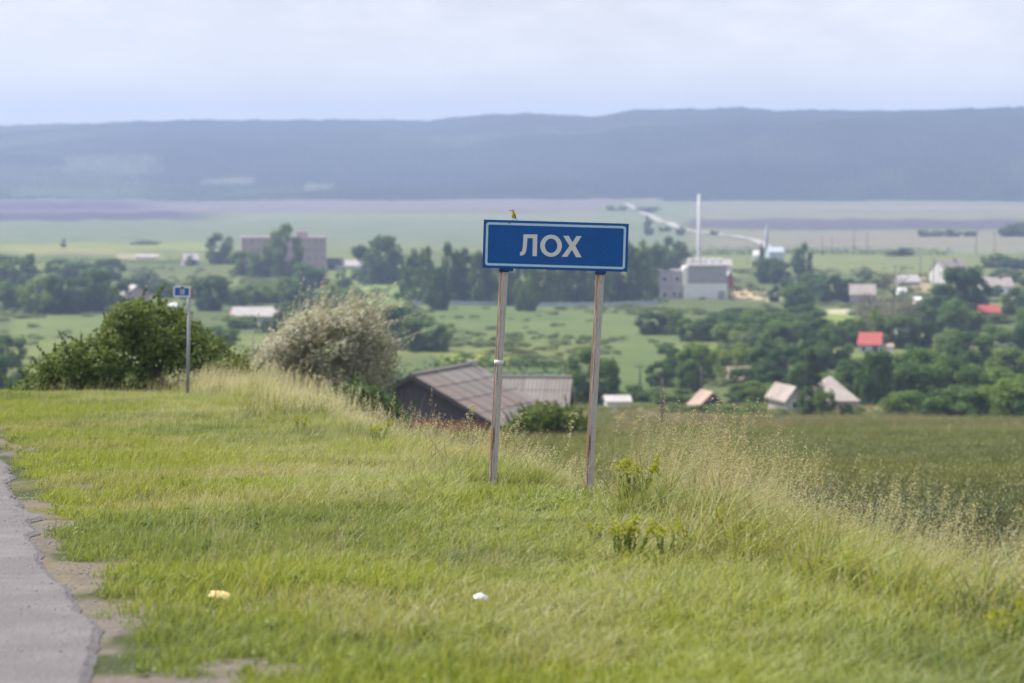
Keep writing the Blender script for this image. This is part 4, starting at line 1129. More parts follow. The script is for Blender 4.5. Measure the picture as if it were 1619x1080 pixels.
def mk(p, name, label, cat, coll, nvar, s0=.7, s1=1.3, rotz=.9, dryb=.2, dryv=.5, hueb=0., huev=.5, nsc=.7, sink=.01, hscale=None, full=False):
    n = len(p); q = p.copy(); q[:, 2] -= sink
    rot = np.stack([r.normal(size=n) * .10, r.normal(size=n) * .10, (r.random(n) - .5) * 2 * (math.pi if full else rotz)], -1)
    s = s0 + (s1 - s0) * r.random(n); sc = np.stack([s, s, s * (1 if hscale is None else hscale)], -1)
    nz_ = fbm(p[:, 0] * nsc, p[:, 1] * nsc * .7, 4); nz2 = fbm(p[:, 0] * nsc * .6 + 40, p[:, 1] * nsc * .4 + 3, 3)
    dry = np.clip(dryb + (nz_ - .5) * dryv * 3 + r.normal(size=n) * .1, 0, 1)
    hue = np.clip(hueb + (nz2 - .5) * huev * 3 + r.normal(size=n) * .15, 0, 1)
    for (qx, qy, qr) in WORN: dry = np.clip(dry + 1.0 * np.exp(-(((p[:, 0] - qx) / qr) ** 2 + ((p[:, 1] - qy) / (qr * 2.2)) ** 2)), 0, 1)
    return scatter(name, label, cat, q, rot, sc, dry, hue, coll, nvar)
bare = lambda x, y: fbm(x * 2.2, y * 1.5, 4)
nbig = lambda x, y: fbm(x * 1.1, y * .8, 4)
def bareness(x, y, s): return sstep(.0, .35, (s + 6.75 + .6 * sstep(18, 30, y)) / 1.9 + (bare(x, y) - .45) * 2.8) * .86 + .14
# 1 short roadside turf
p = spread(10, 64, 95, lambda x, y, s: (s > -6.75 + .55 * (nbig(x * 3, y * 2) - .3)) * (1 - sstep(-3.8, -1.8, s + (nbig(x * .5, y * .5) - .5) * 3)) * bareness(x, y, s), dens_far=34)
mk(p, 'roadside_turf', 'short bright green turf along the road edge', 'grass', short, 5, .75, 1.5, dryb=.14, dryv=1.0, hueb=.15, huev=.9, full=False)
# 2 medium grass over the verge
p = spread(10, 64, 70, lambda x, y, s: sstep(-5.6, -3.4, s + (nbig(x * .5 + 9, y * .5) - .5) * 2.5) * (s < 1.9), dens_far=30)
post_zone = lambda p: 1 - .8 * (np.abs(p[:, 0] - .25) < .75) * ((p[:, 1] > 23.4) + .45 * (p[:, 1] <= 23.4)) * (p[:, 1] > 20.5) * (p[:, 1] < 26.7)
hs_ = .42 + .6 * sstep(-5, -1.2, lat(p[:, 0], p[:, 1])) + (fbm(p[:, 0] * .8, p[:, 1] * .6, 3) - .5) * .7
hs_ = hs_ * post_zone(p)
mk(p, 'verge_grass', 'ankle high pale green grass covering the middle of the verge', 'grass', mid, 6, .75, 1.2, dryb=.20, dryv=1.2, hueb=.15, huev=.9, hscale=hs_)
# 3 tall seeding grass along the outer edge
def tallp(x, y, s):
    c_ = sstep(-2.9, -.9, s + (nbig(x * .6 + 3, y * .5) - .5) * 2.4) * (1 - sstep(2.0, 2.8, s))
    return c_
p = spread(11, 70, 17, tallp, dens_far=10)
hs_ = .70 + (fbm(p[:, 0] * .9, p[:, 1] * .5, 3) - .5) * .9 + .15 * sstep(-1, 1, lat(p[:, 0], p[:, 1]))
hs_ = hs_ * post_zone(p)
mk(p, 'tall_grass', 'knee high seeding grass along the outer edge of the verge', 'grass', tall, 6, .75, 1.15, dryb=.25, dryv=.6, hueb=.3, huev=.8, hscale=hs_)
p = spread(11, 60, 24, lambda x, y, s: sstep(-2.6, -1.0, s + (nbig(x * .6 + 13, y * .5) - .5) * 2.6) * (1 - sstep(1.4, 2.4, s)) * np.maximum(sstep(.42, .6, fbm(x * .45 + 20, y * .35, 3)), (y > 14) * (y < 25) * .8), dens_far=8)
p = p[post_zone(p) > .9]
mk(p, 'lush_grass', 'lush dark green drooping grass clumps below the big sign', 'grass', leafyt, 5, .7, 1.35, dryb=.0, dryv=.3, hueb=.55, huev=1.2)
p = spread(13, 68, 14, lambda x, y, s: np.maximum(sstep(-1.8, .3, s), sstep(-2.3, -1.5, s) * (y < 24) * (x > 1.1)) * (1 - sstep(2.3, 3.0, s)) * sstep(.34, .55, fbm(x * .3 + 2, y * .18, 3)), dens_far=9)
hs_ = .95 + .25 * sstep(18, 24, p[:, 1])
mk(p, 'seed_head_grass', 'beige and pinkish brown seed heads waving along the field edge', 'grass', heads, 6, .65, 1.0, dryb=.35, dryv=1.0, hueb=.2, huev=.5, nsc=.3, hscale=hs_)
plumes = gcoll('plume_tuft', [P_head(6, .92, .05, .26) for _ in range(5)])
p = spread(14, 42, 9, lambda x, y, s: sstep(-2.2, -1.2, s) * (x > 1.0) * (1 - sstep(2.4, 3.1, s)) * sstep(.40, .56, fbm(x * .6 + 12, y * .3 + 4, 3)), dens_far=14)
hs_ = .8 + .25 * sstep(16, 21, p[:, 1])
mk(p, 'plume_grass', 'pinkish brown feathery plumes along the wheat edge', 'grass', plumes, 5, .75, 1.1, dryb=.5, dryv=.6, hueb=0, huev=.1, hscale=hs_)
# thick pale band of tall grass at the crest by the kilometre post
p = spread(42, 68, 28, lambda x, y, s: sstep(-3.1, -1.4, s + (nbig(x * .5, y * .4) - .5) * 1.2) * (s < 1.6))
mk(p, 'crest_grass', 'pale straw coloured tall grass band on the crest', 'grass', heads, 6, .5, .78, dryb=.05, dryv=.4, hueb=.85, huev=.8)
p = spread(46, 68, 14, lambda x, y, s: sstep(-2.8, -1.4, s) * (s < 1.6))
mk(p, 'crest_grass', 'dull green undergrowth of the straw coloured band on the crest', 'grass', tall, 6, .9, 1.3, dryb=.5, dryv=.6, hueb=.2, huev=.5)
p = spread(10, 45, 5, lambda x, y, s: (s > -6.9) * (s < 2.2) * (.15 + .6 * sstep(.50, .62, fbm(x * .9 + 31, y * .7, 3))), dens_far=6)
mk(p, 'broad_weeds', 'low broad leaved weeds mixed into the grass of the verge', 'weeds', rosette, 5, .35, .85, dryb=.1, dryv=.5, hueb=.1, huev=.6, full=True, sink=.0, hscale=1.2)
p = spread(11, 58, 3.2, lambda x, y, s: (s > -6.0) * (s < -1.0) * (.25 + .75 * sstep(.48, .6, fbm(x * .8 + 61, y * .5, 3))))
mk(p, 'verge_stalks', 'sparse thin seed stalks standing above the verge grass', 'grass', heads, 6, .28, .5, dryb=.4, dryv=.8, hueb=.3, huev=.8)
# 4 wheat
p = spread(15, 124, 5.4, lambda x, y, s: ((s > 2.2) & (x > .5 + .014 * y) & (r.random(len(y)) > sstep(88, 124, y + 14 * (fbm(x * .07, y * .02, 3) - .5)))) * 1.0, margin=3, dens_far=3.0)
mk(p, 'wheat_field', 'dark green young wheat filling the field on the right', 'crop', wheat, 5, .95, 1.08, dryb=.08 + .6 * sstep(24, 75, p[:, 1]), dryv=.9, hueb=.35, huev=.8, nsc=.06, full=True)
# 5 rough meadow beyond, left of the wheat and past it
p = np.concatenate([spread(60, 150, 2.6, lambda x, y, s: 1. * ((x <= .5 + .014 * y) | (y > 92)) * ((s > -2) | (y > 100)), margin=4, dens_far=1.3), spread(150, 380, .5, lambda x, y, s: 1. + 0 * x, margin=8, dens_far=.2)])
mk(p, 'rough_meadow', 'rough pinkish brown meadow grass beyond the field', 'grass', meadow, 4, .9, 1.9, dryb=.38, dryv=1.5, hueb=.3, huev=.9, nsc=.06, full=True)

m_scr = leafy('scrub_leaves', (.10, .145, .04), (.16, .20, .055), pos_scale=.1, trans=.4)
def P_scrub(k):
    V_, F_, U_ = blob_leaves(boughs(12, .42, .46, .40, .36, 160 + k), 900, .045, seed=k, up=.9); return np_mesh('scrub', V_, F_, [m_scr], U_)
scrub = gcoll('scrub_clump', [P_scrub(k) for k in range(2)])
n_ = 9000; dd_ = 400 + 900 * r.random(n_) ** .8; xx_ = (r.random(n_) * 2 - 1) * (.2 * dd_ + 20)
kp = r.random(n_) < .05 + .9 * sstep(.47, .66, fbm(xx_ * .022, dd_ * .012, 4)); xx_, dd_ = xx_[kp], dd_[kp]
p = np.stack([xx_, dd_, terrain(xx_, dd_)], -1)
mk(p, 'meadow_scrub', 'loose tufts of scrub and tall weeds dotting the valley meadows', 'scrub', scrub, 2, 1.5, 5.0, hscale=.34, full=True, sink=.1)

# ------------------------------------------------------------------ yellow-flowered weeds (each a thing)
m_yel = leafy('yellow_spurge', (.24, .28, .02), (.40, .42, .03), pos_scale=3, trans=.4)
m_ygr = leafy('spurge_leaf', (.12, .19, .03), (.2, .26, .04), pos_scale=3, trans=.4)
def weed_mesh(seed, n=9):
    rr_ = np.random.default_rng(seed); parts = []
    st = []
    for i in range(n):
        th = rr_.random() * 6.28; q = .1 * rr_.random(); h = .32 + .2 * rr_.random(); lx = math.cos(th) * .12 + .06; ly = math.sin(th) * .12
        for k in range(9):
            t = .25 + .5 * k / 9; st.append((math.cos(th) * q + lx * t, math.sin(th) * q + ly * t, h * t, .022, .022, .02, 1))
        for k in range(7):
            st.append((math.cos(th) * q + lx + rr_.normal() * .025, math.sin(th) * q + ly + rr_.normal() * .025, h * (.82 + .2 * rr_.random()), .028, .028, .018, 0))
    a = [s_[:6] for s_ in st if s_[6] == 1]; b_ = [s_[:6] for s_ in st if s_[6] == 0]
    V1, F1, U1 = blob_leaves(a, len(a) * 7, .018, aspect=.28, seed=seed, wind=(.3, 0, .8)); V2, F2, U2 = blob_leaves(b_, len(b_) * 12, .011, aspect=.7, seed=seed + 1)
    b2 = MB()
    for i in range(n):
        k = i * 9; p0 = a[k][:3]; p1 = a[k + 8][:3]; b2.tube([(p0[0] * .4, p0[1] * .4, -.02), p0, p1], [.004, .0035, .003], 5)
    return np_mesh('leaves', V1, F1, [m_ygr], U1), np_mesh('flowers', V2, F2, [m_yel], U2), b2.mesh('stalks', [m_ygr], True)
WM = [weed_mesh(100 + i) for i in range(3)]
def vground(u, v, lift=0): return ground(u, v, 9.)
weeds = [(1000, 812, 1.25, 'largest yellow flowering weed clump right of the right sign post'), (1012, 800, .9, 'yellow weed close behind the largest clump by the right post'), (978, 890, .8, 'yellow weed in front of the lush grass, left one of three'),
         (1000, 902, .8, 'yellow weed in front of the lush grass, middle one of three'), (1052, 900, .75, 'yellow weed in front of the lush grass, right one of three'),
         (1190, 862, .9, 'tall yellow weed at the left of the brown seed heads'), (1192, 890, .8, 'yellow weed just below the tall one by the brown seed heads'), (1128, 868, .7, 'yellow weed between the lush grass and brown seed heads'),
         (1404, 905, .8, 'yellow weed at the wheat edge among brown seed heads'), (1270, 915, .7, 'yellow weed low in the tall grass on the right'), (1310, 960, .8, 'yellow weed in the bright tall grass at lower right'),
         (1215, 805, .6, 'small yellow weed under the feathery brown heads'), (940, 868, .5, 'tiny yellow weed in front of the right sign post'), (1590, 1060, .8, 'yellow weed in the bottom right corner'),
         (596, 712, .9, 'yellow weed on the crest left of the barn'), (475, 690, .8, 'yellow weed at the foot of the crest grass'), (1075, 905, .5, 'tiny yellow weed right of the three in the lush grass'), (1345, 900, .6, 'small yellow weed left of the wheat edge one')]
for i, (u, v, s_, lb) in enumerate(weeds):
    p = vground(u, v); e = empty('yellow_weed', p, random.random() * .8 - .4); s_ *= .74; e.scale = (s_, s_, s_); e.location.z += .03
    lf, fl, stk = WM[i % 3]
    for n_, m_ in (('leaves', lf), ('flowers', fl), ('stalks', stk)): tag(link(bpy.data.objects.new(n_, m_), e), kind='stuff' if n_ != 'stalks' else None)
    tag(e, lb, 'weed', 'yellow flowering weeds of the verge')

# ------------------------------------------------------------------ gravel beside the asphalt
gv = []
for i in range(3):
    bm = bmesh.new(); bmesh.ops.create_icosphere(bm, subdivisions=1, radius=.5)
    for v in bm.verts: v.co = Vector((v.co.x * (1 + random.uniform(-.25, .25)), v.co.y * (1 + random.uniform(-.25, .25)), v.co.z * .6 * (1 + random.uniform(-.3, .3))))
    m_ = bpy.data.meshes.new('pebble'); bm.to_mesh(m_); bm.free(); gv.append(m_)
m_peb = solid('pebble', (.30, .27, .28), .9, .3, 3)
for m_ in gv: m_.materials.append(m_peb)
gcol = gcoll('pebble', gv)
p = spread(10, 40, 240, lambda x, y, s: (s < -4.6) * (s > -8.6) * (.22 * (s < -6.9) * sstep(-7.9, -6.9, s) + (1 - bareness(x, y, s)) * (s > -7.0) * .8 + .6 * (s > -7.1) * (s < -6.4)), margin=.6, dens_far=120)
n = len(p); s = .005 + .018 * r.random(n) ** 4; p[:, 2] += np.where(lat(p[:, 0], p[:, 1]) < -6.7, .032, .003)
scatter('gravel', 'loose grey gravel between asphalt and grass', 'gravel', p, np.stack([r.normal(size=n) * .3, r.normal(size=n) * .3, r.random(n) * 6.28], -1), np.stack([s, s, s], -1), s * 0, s * 0, gcol, 3)

# ================================================================== THE PLACE-NAME SIGN
SD = 26.5; PX = F / SD        # photograph pixels per metre at the sign
m_blue = solid('sign_blue', (.0, .086, .35), .42, .10, 4, col2=(.004, .074, .29), spec=.25)
m_rim = solid('sign_blue_edge', (.004, .05, .20), .45, .2, 4)
m_sw = solid('sign_white', (.62, .62, .66), .5, .08, 12, spec=.35)
m_border = solid('sign_border_white', (.42, .60, .80), .45, .1, 8)
# post: peeling grey paint over rust, streaked along its length
def post_mat():
    m, nt = newmat('rusty_post'); t = nd(nt, 'ShaderNodeTexCoord')
    n1_ = noise(nt, 1, 6, t.outputs['Object'], .7, (38, 38, 2.2)); n2_ = noise(nt, 1, 6, t.outputs['Object'], .75, (70, 70, 22))
    sx = nd(nt, 'ShaderNodeSeparateXYZ'); nt.links.new(t.outputs['Object'], sx.inputs[0])
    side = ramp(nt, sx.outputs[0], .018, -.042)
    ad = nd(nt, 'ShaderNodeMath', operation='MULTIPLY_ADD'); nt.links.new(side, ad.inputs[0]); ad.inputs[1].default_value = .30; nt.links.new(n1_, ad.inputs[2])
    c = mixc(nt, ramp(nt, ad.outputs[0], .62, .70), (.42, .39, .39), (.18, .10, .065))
    c = mixc(nt, ramp(nt, n2_, .55, .72), c, (.12, .065, .045))
    c = mixc(nt, ramp(nt, n2_, .40, .28), c, (.56, .54, .54))
    b = nd(nt, 'ShaderNodeBsdfPrincipled'); b.inputs['Roughness'].default_value = .7; nt.links.new(c, b.inputs['Base Color'])
    bp = nd(nt, 'ShaderNodeBump'); bp.inputs['Strength'].default_value = .5; bp.inputs['Distance'].default_value = .004
    nt.links.new(n2_, bp.inputs['Height']); nt.links.new(bp.outputs[0], b.inputs['Normal'])
    o = nd(nt, 'ShaderNodeOutputMaterial'); nt.links.new(b.outputs[0], o.inputs[0]); return m
m_post = post_mat()
m_steel = solid('bolt_steel', (.16, .17, .20), .5, .2, 20, metal=.5)
base_p = stand(853, SD); base_p.z = T(.25, SD)
sign = empty('place_name_sign', base_p)
tag(sign, 'blue place name sign with white Cyrillic lettering on two rusty leaning posts', 'sign')
def loc(u, v, off=0.): return at(u, v, SD) + Vector((0, off, 0)) - base_p
for (ut, vt, ub, vb, clamp) in ((800.5, 362, 776.5, 800, True), (953, 366, 928.5, 812, False)):
    a = loc(ub, vb, .055); t_ = loc(ut, vt, .055); ax = (t_ - a)
    b = MB(); Ln = ax.length + .25
    segs = 8; b.tube([(0, 0, Ln * i / segs) for i in range(segs + 1)], [.040 + .0006 * math.sin(i * 2.3) for i in range(segs + 1)], 20)
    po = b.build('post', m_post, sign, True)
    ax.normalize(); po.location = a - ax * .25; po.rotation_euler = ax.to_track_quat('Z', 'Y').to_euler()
    # keep the streaked side facing left
    po.rotation_euler = Matrix(((1, 0, ax.x / ax.z), (0, 1, ax.y / ax.z), (0, 0, 1))).to_3x3().to_quaternion().to_euler() if False else Euler((-math.asin(ax.y), math.asin(ax.x), 0))
    if clamp:
        c_ = MB(); pc = loc(788.8, 574, .055); c_.tube([pc - ax * .02, pc + ax * .025], .0445, 16); c_.build('clamp_band', m_sw, sign, True)
    c_ = MB(); pc = loc(ut - 3.5, vt + 63, .055); c_.tube([pc - ax * .03, pc + ax * .035], .048, 16); c_.build('socket', m_rim, sign, True)
# plate
pc = loc(878.4, 388.6)
plate = empty('plate_frame', pc); 
bpy.data.objects.remove(plate)
PRZ = math.atan2(7, 229) * .96        # clockwise tilt
def plate_obj(name, mb, mats, smooth=False):
    o_ = mb.build(name, mats, sign, smooth); o_.location = pc; o_.rotation_euler = (0, PRZ, 0); return o_
PW, PH = 229.3 / PX, 76.2 / PX
def rrect(w_, h_, rad, n=6):
    pts = []
    for (sx, sz, a0) in ((1, 1, 0), (-1, 1, 90), (-1, -1, 180), (1, -1, 270)):
        for k in range(n + 1):
            a = math.radians(a0 + 90 * k / n); pts.append((sx * (w_ / 2 - rad) + rad * math.cos(a), sz * (h_ / 2 - rad) + rad * math.sin(a)))
    return pts
b = MB(); b.prism(rrect(PW, PH, .006, 2), 0, .030); plate_obj('plate', b, m_rim)
b = MB(); b.prism(rrect(PW - .008, PH - .008, .006, 2), -.003, .001); plate_obj('face', b, m_blue)
def ring(outer, inner, y0, y1):
    b = MB(); n = len(outer)
    V = [(p[0], y0, p[1]) for p in outer] + [(p[0], y0, p[1]) for p in inner] + [(p[0], y1, p[1]) for p in outer] + [(p[0], y1, p[1]) for p in inner]
    Fc = []
    for i in range(n):
        j = (i + 1) % n
        Fc += [(i, j, n + j, n + i), (2 * n + i, 3 * n + i, 3 * n + j, 2 * n + j), (i, 2 * n + i, 2 * n + j, j), (n + i, n + j, 3 * n + j, 3 * n + i)]
    b.add(V, Fc); return b
mg = 4.0 / PX; bt = 3.6 / PX
plate_obj('border', ring(rrect(PW - 2 * mg, PH - 2 * mg, .026), rrect(PW - 2 * mg - 2 * bt, PH - 2 * mg - 2 * bt, .014), -.0048, -.002), m_border)
# letters measured on the enlarged plate
Z0 = (803.0, 455.0); K = 5.782 * PX; cs, sn = math.cos(-math.radians(1.5)), math.sin(-math.radians(1.5))
def pl(x, y):
    dx, dy = (x - Z0[0]) / K, -(y - Z0[1]) / K
    a = math.radians(1.5)
    return (dx * math.cos(a) - dy * math.sin(a), dx * math.sin(a) + dy * math.cos(a))
def letter(poly):
    b = MB(); b.prism([pl(*q_) for q_ in poly], -.0048, -.002); o_ = plate_obj('letter', b, m_sw); return o_
letter([(510, 352), (636, 352), (632, 550), (592, 550), (595, 386), (545, 386), (540, 462), (535, 500), (526, 524), (512, 540), (494, 546), (478, 544), (479, 512), (490, 512), (498, 500), (504, 462)])
def ell(cx, cy, rx, ry, n=40): return [pl(cx + rx * math.cos(2 * math.pi * k / n), cy + ry * math.sin(2 * math.pi * k / n)) for k in range(n)]
b = ring(ell(762, 455, 99, 101), ell(762, 455, 57, 66), -.0048, -.002); plate_obj('letter', b, m_sw)
letter([(872, 363), (922, 364), (958, 424), (993, 366), (1041, 367), (983, 456), (1041, 560), (990, 559), (953, 492), (909, 556), (858, 555), (930, 456)])
for (x, y) in ((383, 250), (1250, 268), (375, 447), (1245, 466), (1247, 500)):
    q_ = pl(x, y); b = MB(); b.tube([(q_[0], -.0085, q_[1]), (q_[0], -.003, q_[1])], .0065 if y < 300 else .004, 8); plate_obj('bolt', b, m_steel)
for x in (375, 1225):
    q_ = pl(x, 680); b = MB(); b.box((q_[0], .012, -PH / 2 - .012), (.085, .024, .024)); plate_obj('bracket', b, m_rim)

# ------------------------------------------------------------------ bird on the sign
m_bird, nt = newmat('bird_feathers')
t = nd(nt, 'ShaderNodeTexCoord'); sx = nd(nt, 'ShaderNodeSeparateXYZ'); nt.links.new(t.outputs['Object'], sx.inputs[0])
# back/breast split along the body's own slant
m1 = nd(nt, 'ShaderNodeMath', operation='MULTIPLY_ADD'); nt.links.new(sx.outputs[2], m1.inputs[0]); m1.inputs[1].default_value = .62; nt.links.new(sx.outputs[0], m1.inputs[2])
nb = noise(nt, 160, 3, t.outputs['Object'])
m2 = nd(nt, 'ShaderNodeMath', operation='MULTIPLY_ADD'); nt.links.new(nb, m2.inputs[0]); m2.inputs[1].default_value = .012; nt.links.new(m1.outputs[0], m2.inputs[2])
c = mixc(nt, ramp(nt, m2.outputs[0], .052, .062), (.48, .40, .03), (.075, .085, .045))
c = mixc(nt, ramp(nt, sx.outputs[2], .090, .094), c, (.14, .14, .13))
b = nd(nt, 'ShaderNodeBsdfPrincipled'); b.inputs['Roughness'].default_value = .8; nt.links.new(c, b.inputs['Base Color'])
o = nd(nt, 'ShaderNodeOutputMaterial'); nt.links.new(b.outputs[0], o.inputs[0])
bp0 = at(812.0, 348.6, SD) ; bp0.z = (base_p + pc).z + PH / 2 - math.sin(PRZ) * (bp0.x - (base_p + pc).x) + .0; bp0.y = SD + .014
bird = empty('perched_bird', bp0); tag(bird, 'small yellow breasted bird perched on the top edge of the sign', 'bird')
def bx(u, v, y=0.): return Vector(((u - 812.0) / PX, y, (348.6 - v) / PX))
b = MB()
sp_ = [(808.0, 333.2, .004), (808.6, 333.3, .009), (809.8, 333.3, .0145), (811.0, 334.2, .0160), (811.2, 336.0, .0165), (811.1, 338.0, .0215), (811.9, 340.2, .0245), (812.9, 342.2, .0225), (814.2, 344.0, .0155), (815.3, 345.3, .008), (815.9, 346.0, .003)]
b.tube([bx(u, v) for u, v, _ in sp_], [q_[2] for q_ in sp_], 14, flat=.85); b.build('body', m_bird, bird, True)
m_beak = solid('beak_dark', (.03, .028, .03), .4, .1, 20)
b = MB(); b.tube([bx(808.6, 333.1), bx(806.4, 332.9), bx(804.3, 332.7)], [.0055, .0032, .0008], 8); b.build('beak', m_beak, bird, True)
for s_ in (-1, 1):
    b = MB(); p_ = bx(809.6, 332.9, s_ * .0125); b.tube([p_ + Vector((0, -.002, 0)), p_ + Vector((0, .002, 0))], .0022, 8); b.build('eye', m_beak, bird)
    b = MB(); b.tube([bx(811.2 + s_ * .9, 343.4, s_ * .007), bx(811.3 + s_ * 1.2, 345.6, s_ * .009), bx(811.0 + s_ * 1.3, 348.6, s_ * .009)], [.0028, .0016, .0014], 6)
    for t_ in (-.5, .0, .5): b.tube([bx(811.0 + s_ * 1.3, 348.4, s_ * .009), bx(811.0 + s_ * 1.3 - 1.4, 348.6, s_ * .009 + t_ * .014)], [.0012, .0007], 5)
    b.build('leg', m_beak, bird)
    b = MB(); b.tube([bx(811.8, 336.2, s_ * .015), bx(813.2, 339.2, s_ * .021), bx(814.8, 342.6, s_ * .016), bx(816.0, 345.4, s_ * .006)], [.004, .0115, .009, .002], 10, flat=.35); b.build('wing', m_wing if 'm_wing' in globals() else solid('wing_brown', (.10, .10, .06), .8, .3, 60), bird, True)
b = MB(); b.tube([bx(814.8, 344.4), bx(816.6, 346.6), bx(818.3, 348.9)], [.008, .0075, .006], 8, flat=.35); b.build('tail', m_beak, bird, True)

# ------------------------------------------------------------------ kilometre sign on the crest
kd = 54.0; kb = stand(297, kd); kx = F / kd
km = empty('kilometre_sign', kb); tag(km, 'small blue and white kilometre sign on a grey post on the crest', 'sign')
m_kpost = solid('galvanised_post', (.36, .36, .40), .55, .25, 6, metal=.3)
def kl(u, v, off=0.): return at(u, v, kd) + Vector((0, off, 0)) - kb
m_kblue = solid('kilometre_blue', (.03, .13, .42), .4, .1, 6)
b = MB(); b.tube([(kl(296, 640, .0)), kl(298, 550, .0), kl(299.2, 456, .0)], [.034, .032, .031], 12); b.build('post', m_kpost, km, True)
pcn = kl(288.0, 461.0, -.05); kw, kh = 27.5 / kx, 17.5 / kx
def kobj(name, mb, mat): o_ = mb.build(name, mat, km); o_.location = pcn; o_.rotation_euler = (0, math.radians(1.5), 0); return o_
b = MB(); b.prism(rrect(kw, kh, .03), 0, .02); kobj('plate', b, m_sw2 if 'm_sw2' in globals() else solid('kilometre_white', (.66, .68, .74), .5, .1, 10))
b = MB(); b.prism(rrect(kw - .065, kh - .065, .018), -.003, .001); kobj('face', b, m_kblue)
b = MB(); b.box((.0, .10, 0), (.06, .16, .06)); kobj('bracket', b, m_dark).location = kl(298.5, 460, -.06)
b = MB(); b.prism(rrect(kw, kh, .03), 0, .02); o_ = kobj('rear_plate', b, m_brown); o_.location = kl(290.5, 461.5, .07)
# digits 18
dg = MB(); dg.prism([(-.030, -.052), (-.014, -.052), (-.014, .052), (-.026, .052), (-.042, .034), (-.038, .026), (-.030, .032)], -.006, -.002); kobj('digit', dg, m_sw)
for cz in (.027, -.026):
    n_ = 20; o1 = [(.026 + .026 * math.cos(2 * math.pi * k / n_), cz + .028 * math.sin(2 * math.pi * k / n_)) for k in range(n_)]
    o2 = [(.026 + .012 * math.cos(2 * math.pi * k / n_), cz + .013 * math.sin(2 * math.pi * k / n_)) for k in range(n_)]
    if cz > 0: eight = ring(o1, o2, -.006, -.002)
    else:
        e2 = ring(o1, o2, -.0055, -.002); eight.add(e2.V, e2.F)
kobj('digit', eight, m_sw)
b = MB(); b.box((.008, -.006, kh / 2 - .022), (.045, .012, .03)); kobj('clip', b, m_dark)

# ------------------------------------------------------------------ litter and dry stalks
def crumple(name, label, u, v, w_, h_, dep, mat, seed, mat2=None, rz=0., lift=.03, cat='litter'):
    rr_ = random.Random(seed); p = ground(u, v, 9.); bm = bmesh.new(); nx_, ny_ = 14, 8; vs_ = {}
    for i in range(nx_):
        for j in range(ny_):
            a_ = (i / (nx_ - 1) - .5); c_ = (j / (ny_ - 1) - .5)
            z = h_ * (1 - (2 * a_) ** 2 * .8) * (1 - (2 * c_) ** 2 * .7) + rr_.uniform(-1, 1) * h_ * .09 + math.sin(a_ * 9 + c_ * 5 + seed) * h_ * .10
            vs_[i, j] = bm.verts.new((a_ * w_ + rr_.uniform(-1, 1) * w_ * .012, c_ * dep * (1 - .4 * abs(a_)), z))
    for i in range(nx_ - 1):
        for j in range(ny_ - 1):
            f = bm.faces.new((vs_[i, j], vs_[i + 1, j], vs_[i + 1, j + 1], vs_[i, j + 1]))
            if mat2 and i in (3, 4) and j < 6: f.material_index = 1
    me_ = bpy.data.meshes.new(name); bm.to_mesh(me_); bm.free(); me_.materials.append(mat)
    if mat2: me_.materials.append(mat2)
    o_ = obj(name, me_); o_.location = p + Vector((0, 0, lift)); o_.rotation_euler = (.35, .12, rz)
    sm = o_.modifiers.new('thickness', 'SOLIDIFY'); sm.thickness = .0012
    return tag(o_, label, cat)
m_wrap = solid('wrapper_yellow', (.80, .58, .22), .45, .12, 20, col2=(.85, .68, .36)); m_wrap2 = solid('wrapper_orange', (.72, .28, .12), .45, .1, 20)
m_paper = solid('paper_white', (.84, .84, .85), .6, .06, 20)
crumple('snack_wrapper', 'crumpled yellow and orange wrapper on the roadside grass', 347, 962, .12, .026, .08, m_wrap, 3, m_wrap2, -.15, .05)
crumple('paper_scrap', 'crumpled white paper scrap lying on the verge', 760, 978, .08, .028, .05, m_paper, 8, None, .25, .10)
m_dry = solid('dry_stalk', (.52, .46, .34), .8, .2, 20)
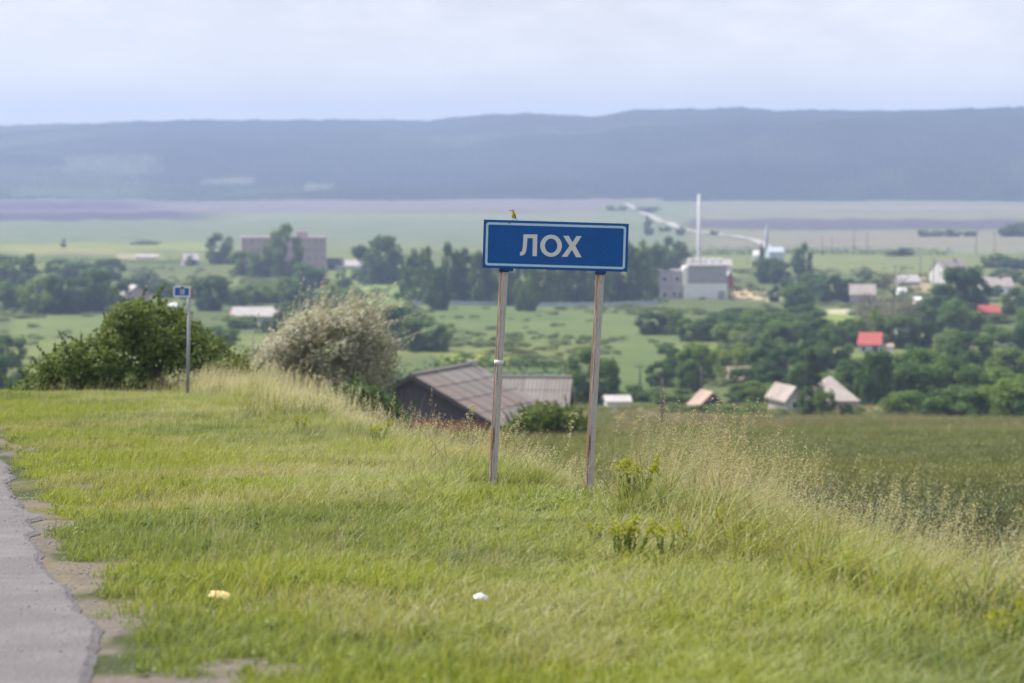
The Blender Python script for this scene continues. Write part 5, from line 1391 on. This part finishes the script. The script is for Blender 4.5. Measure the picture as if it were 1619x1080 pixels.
def stalk(label, pix, d, rad, seed, plume=True):
    rr_ = np.random.default_rng(seed); g0 = stand(pix[0][0], d); P_ = [at(u, v, d) - g0 for u, v in pix]
    e = empty('dry_stalk', g0); b = MB(); b.tube(P_, [rad * (1 - .75 * i / (len(P_) - 1)) for i in range(len(P_))], 6); b.build('stem', m_dry, e, True)
    if plume:
        bl = []
        for k in range(len(P_) - 1, max(0, len(P_) - 4), -1):
            for _ in range(7):
                q_ = P_[k].lerp(P_[k - 1], rr_.random()); bl.append((q_.x + rr_.normal() * .02, q_.y + rr_.normal() * .02, q_.z + rr_.normal() * .015, .018, .012, .012))
        V_, F_, U_ = blob_leaves(bl, len(bl) * 16, .007, aspect=.35, seed=seed, wind=(.8, 0, .4)); tag(obj('plume', np_mesh('plume', V_, F_, [m_seed], U_), e), kind='stuff')
    tag(e, label, 'dry stalk', 'dry stalks of the verge')
stalk('pale bent dry stalk leaning left in front of the barn', [(706, 765), (704, 742), (698, 724), (689, 706), (682, 696), (678, 686), (676, 676), (674, 668)], 27.5, .007, 1)
stalk('drooping dry seed plume in front of the barn gable', [(728, 745), (738, 715), (742, 690), (742, 672), (738, 662), (741, 652), (746, 644), (750, 640)], 28, .0025, 2)
stalk('feathery seed stalk between the two sign posts', [(826, 750), (820, 715), (817, 690), (816, 672), (820, 660), (826, 652)], 27, .0022, 3)
stalk('tall pale seed stalk just right of the right sign post', [(968, 745), (972, 710), (974, 685), (978, 668), (984, 658), (992, 654)], 27, .0024, 4)
stalk('tall pale seed stalk leaning right, second from the right post', [(992, 748), (996, 712), (1001, 688), (1006, 668), (1012, 660), (1020, 655)], 27.3, .0024, 5)
stalk('straw stalk catching the light just left of the right post', [(908, 750), (902, 715), (901, 692), (903, 672), (906, 660), (909, 652)], 27, .0024, 6)
stalk('yellowish looped dry stalk lying in the grass at lower right', [(1150, 1010), (1160, 1003), (1180, 1012), (1200, 1025), (1222, 1032), (1236, 1040)], 15.5, .004, 7, plume=False)

# ------------------------------------------------------------------ haze
b = MB(); b.box((0, 4000, (-62 + 150) / 2), (26000, 8600, 212))
hz, nt = newmat('haze')
pv = nd(nt, 'ShaderNodeVolumePrincipled'); pv.inputs['Density'].default_value = HAZE_D; pv.inputs['Color'].default_value = (.48, .60, .94, 1); pv.inputs['Anisotropy'].default_value = .2
o = nd(nt, 'ShaderNodeOutputMaterial'); nt.links.new(pv.outputs[0], o.inputs['Volume'])
ho = b.build('haze', hz); tag(ho, kind='stuff')
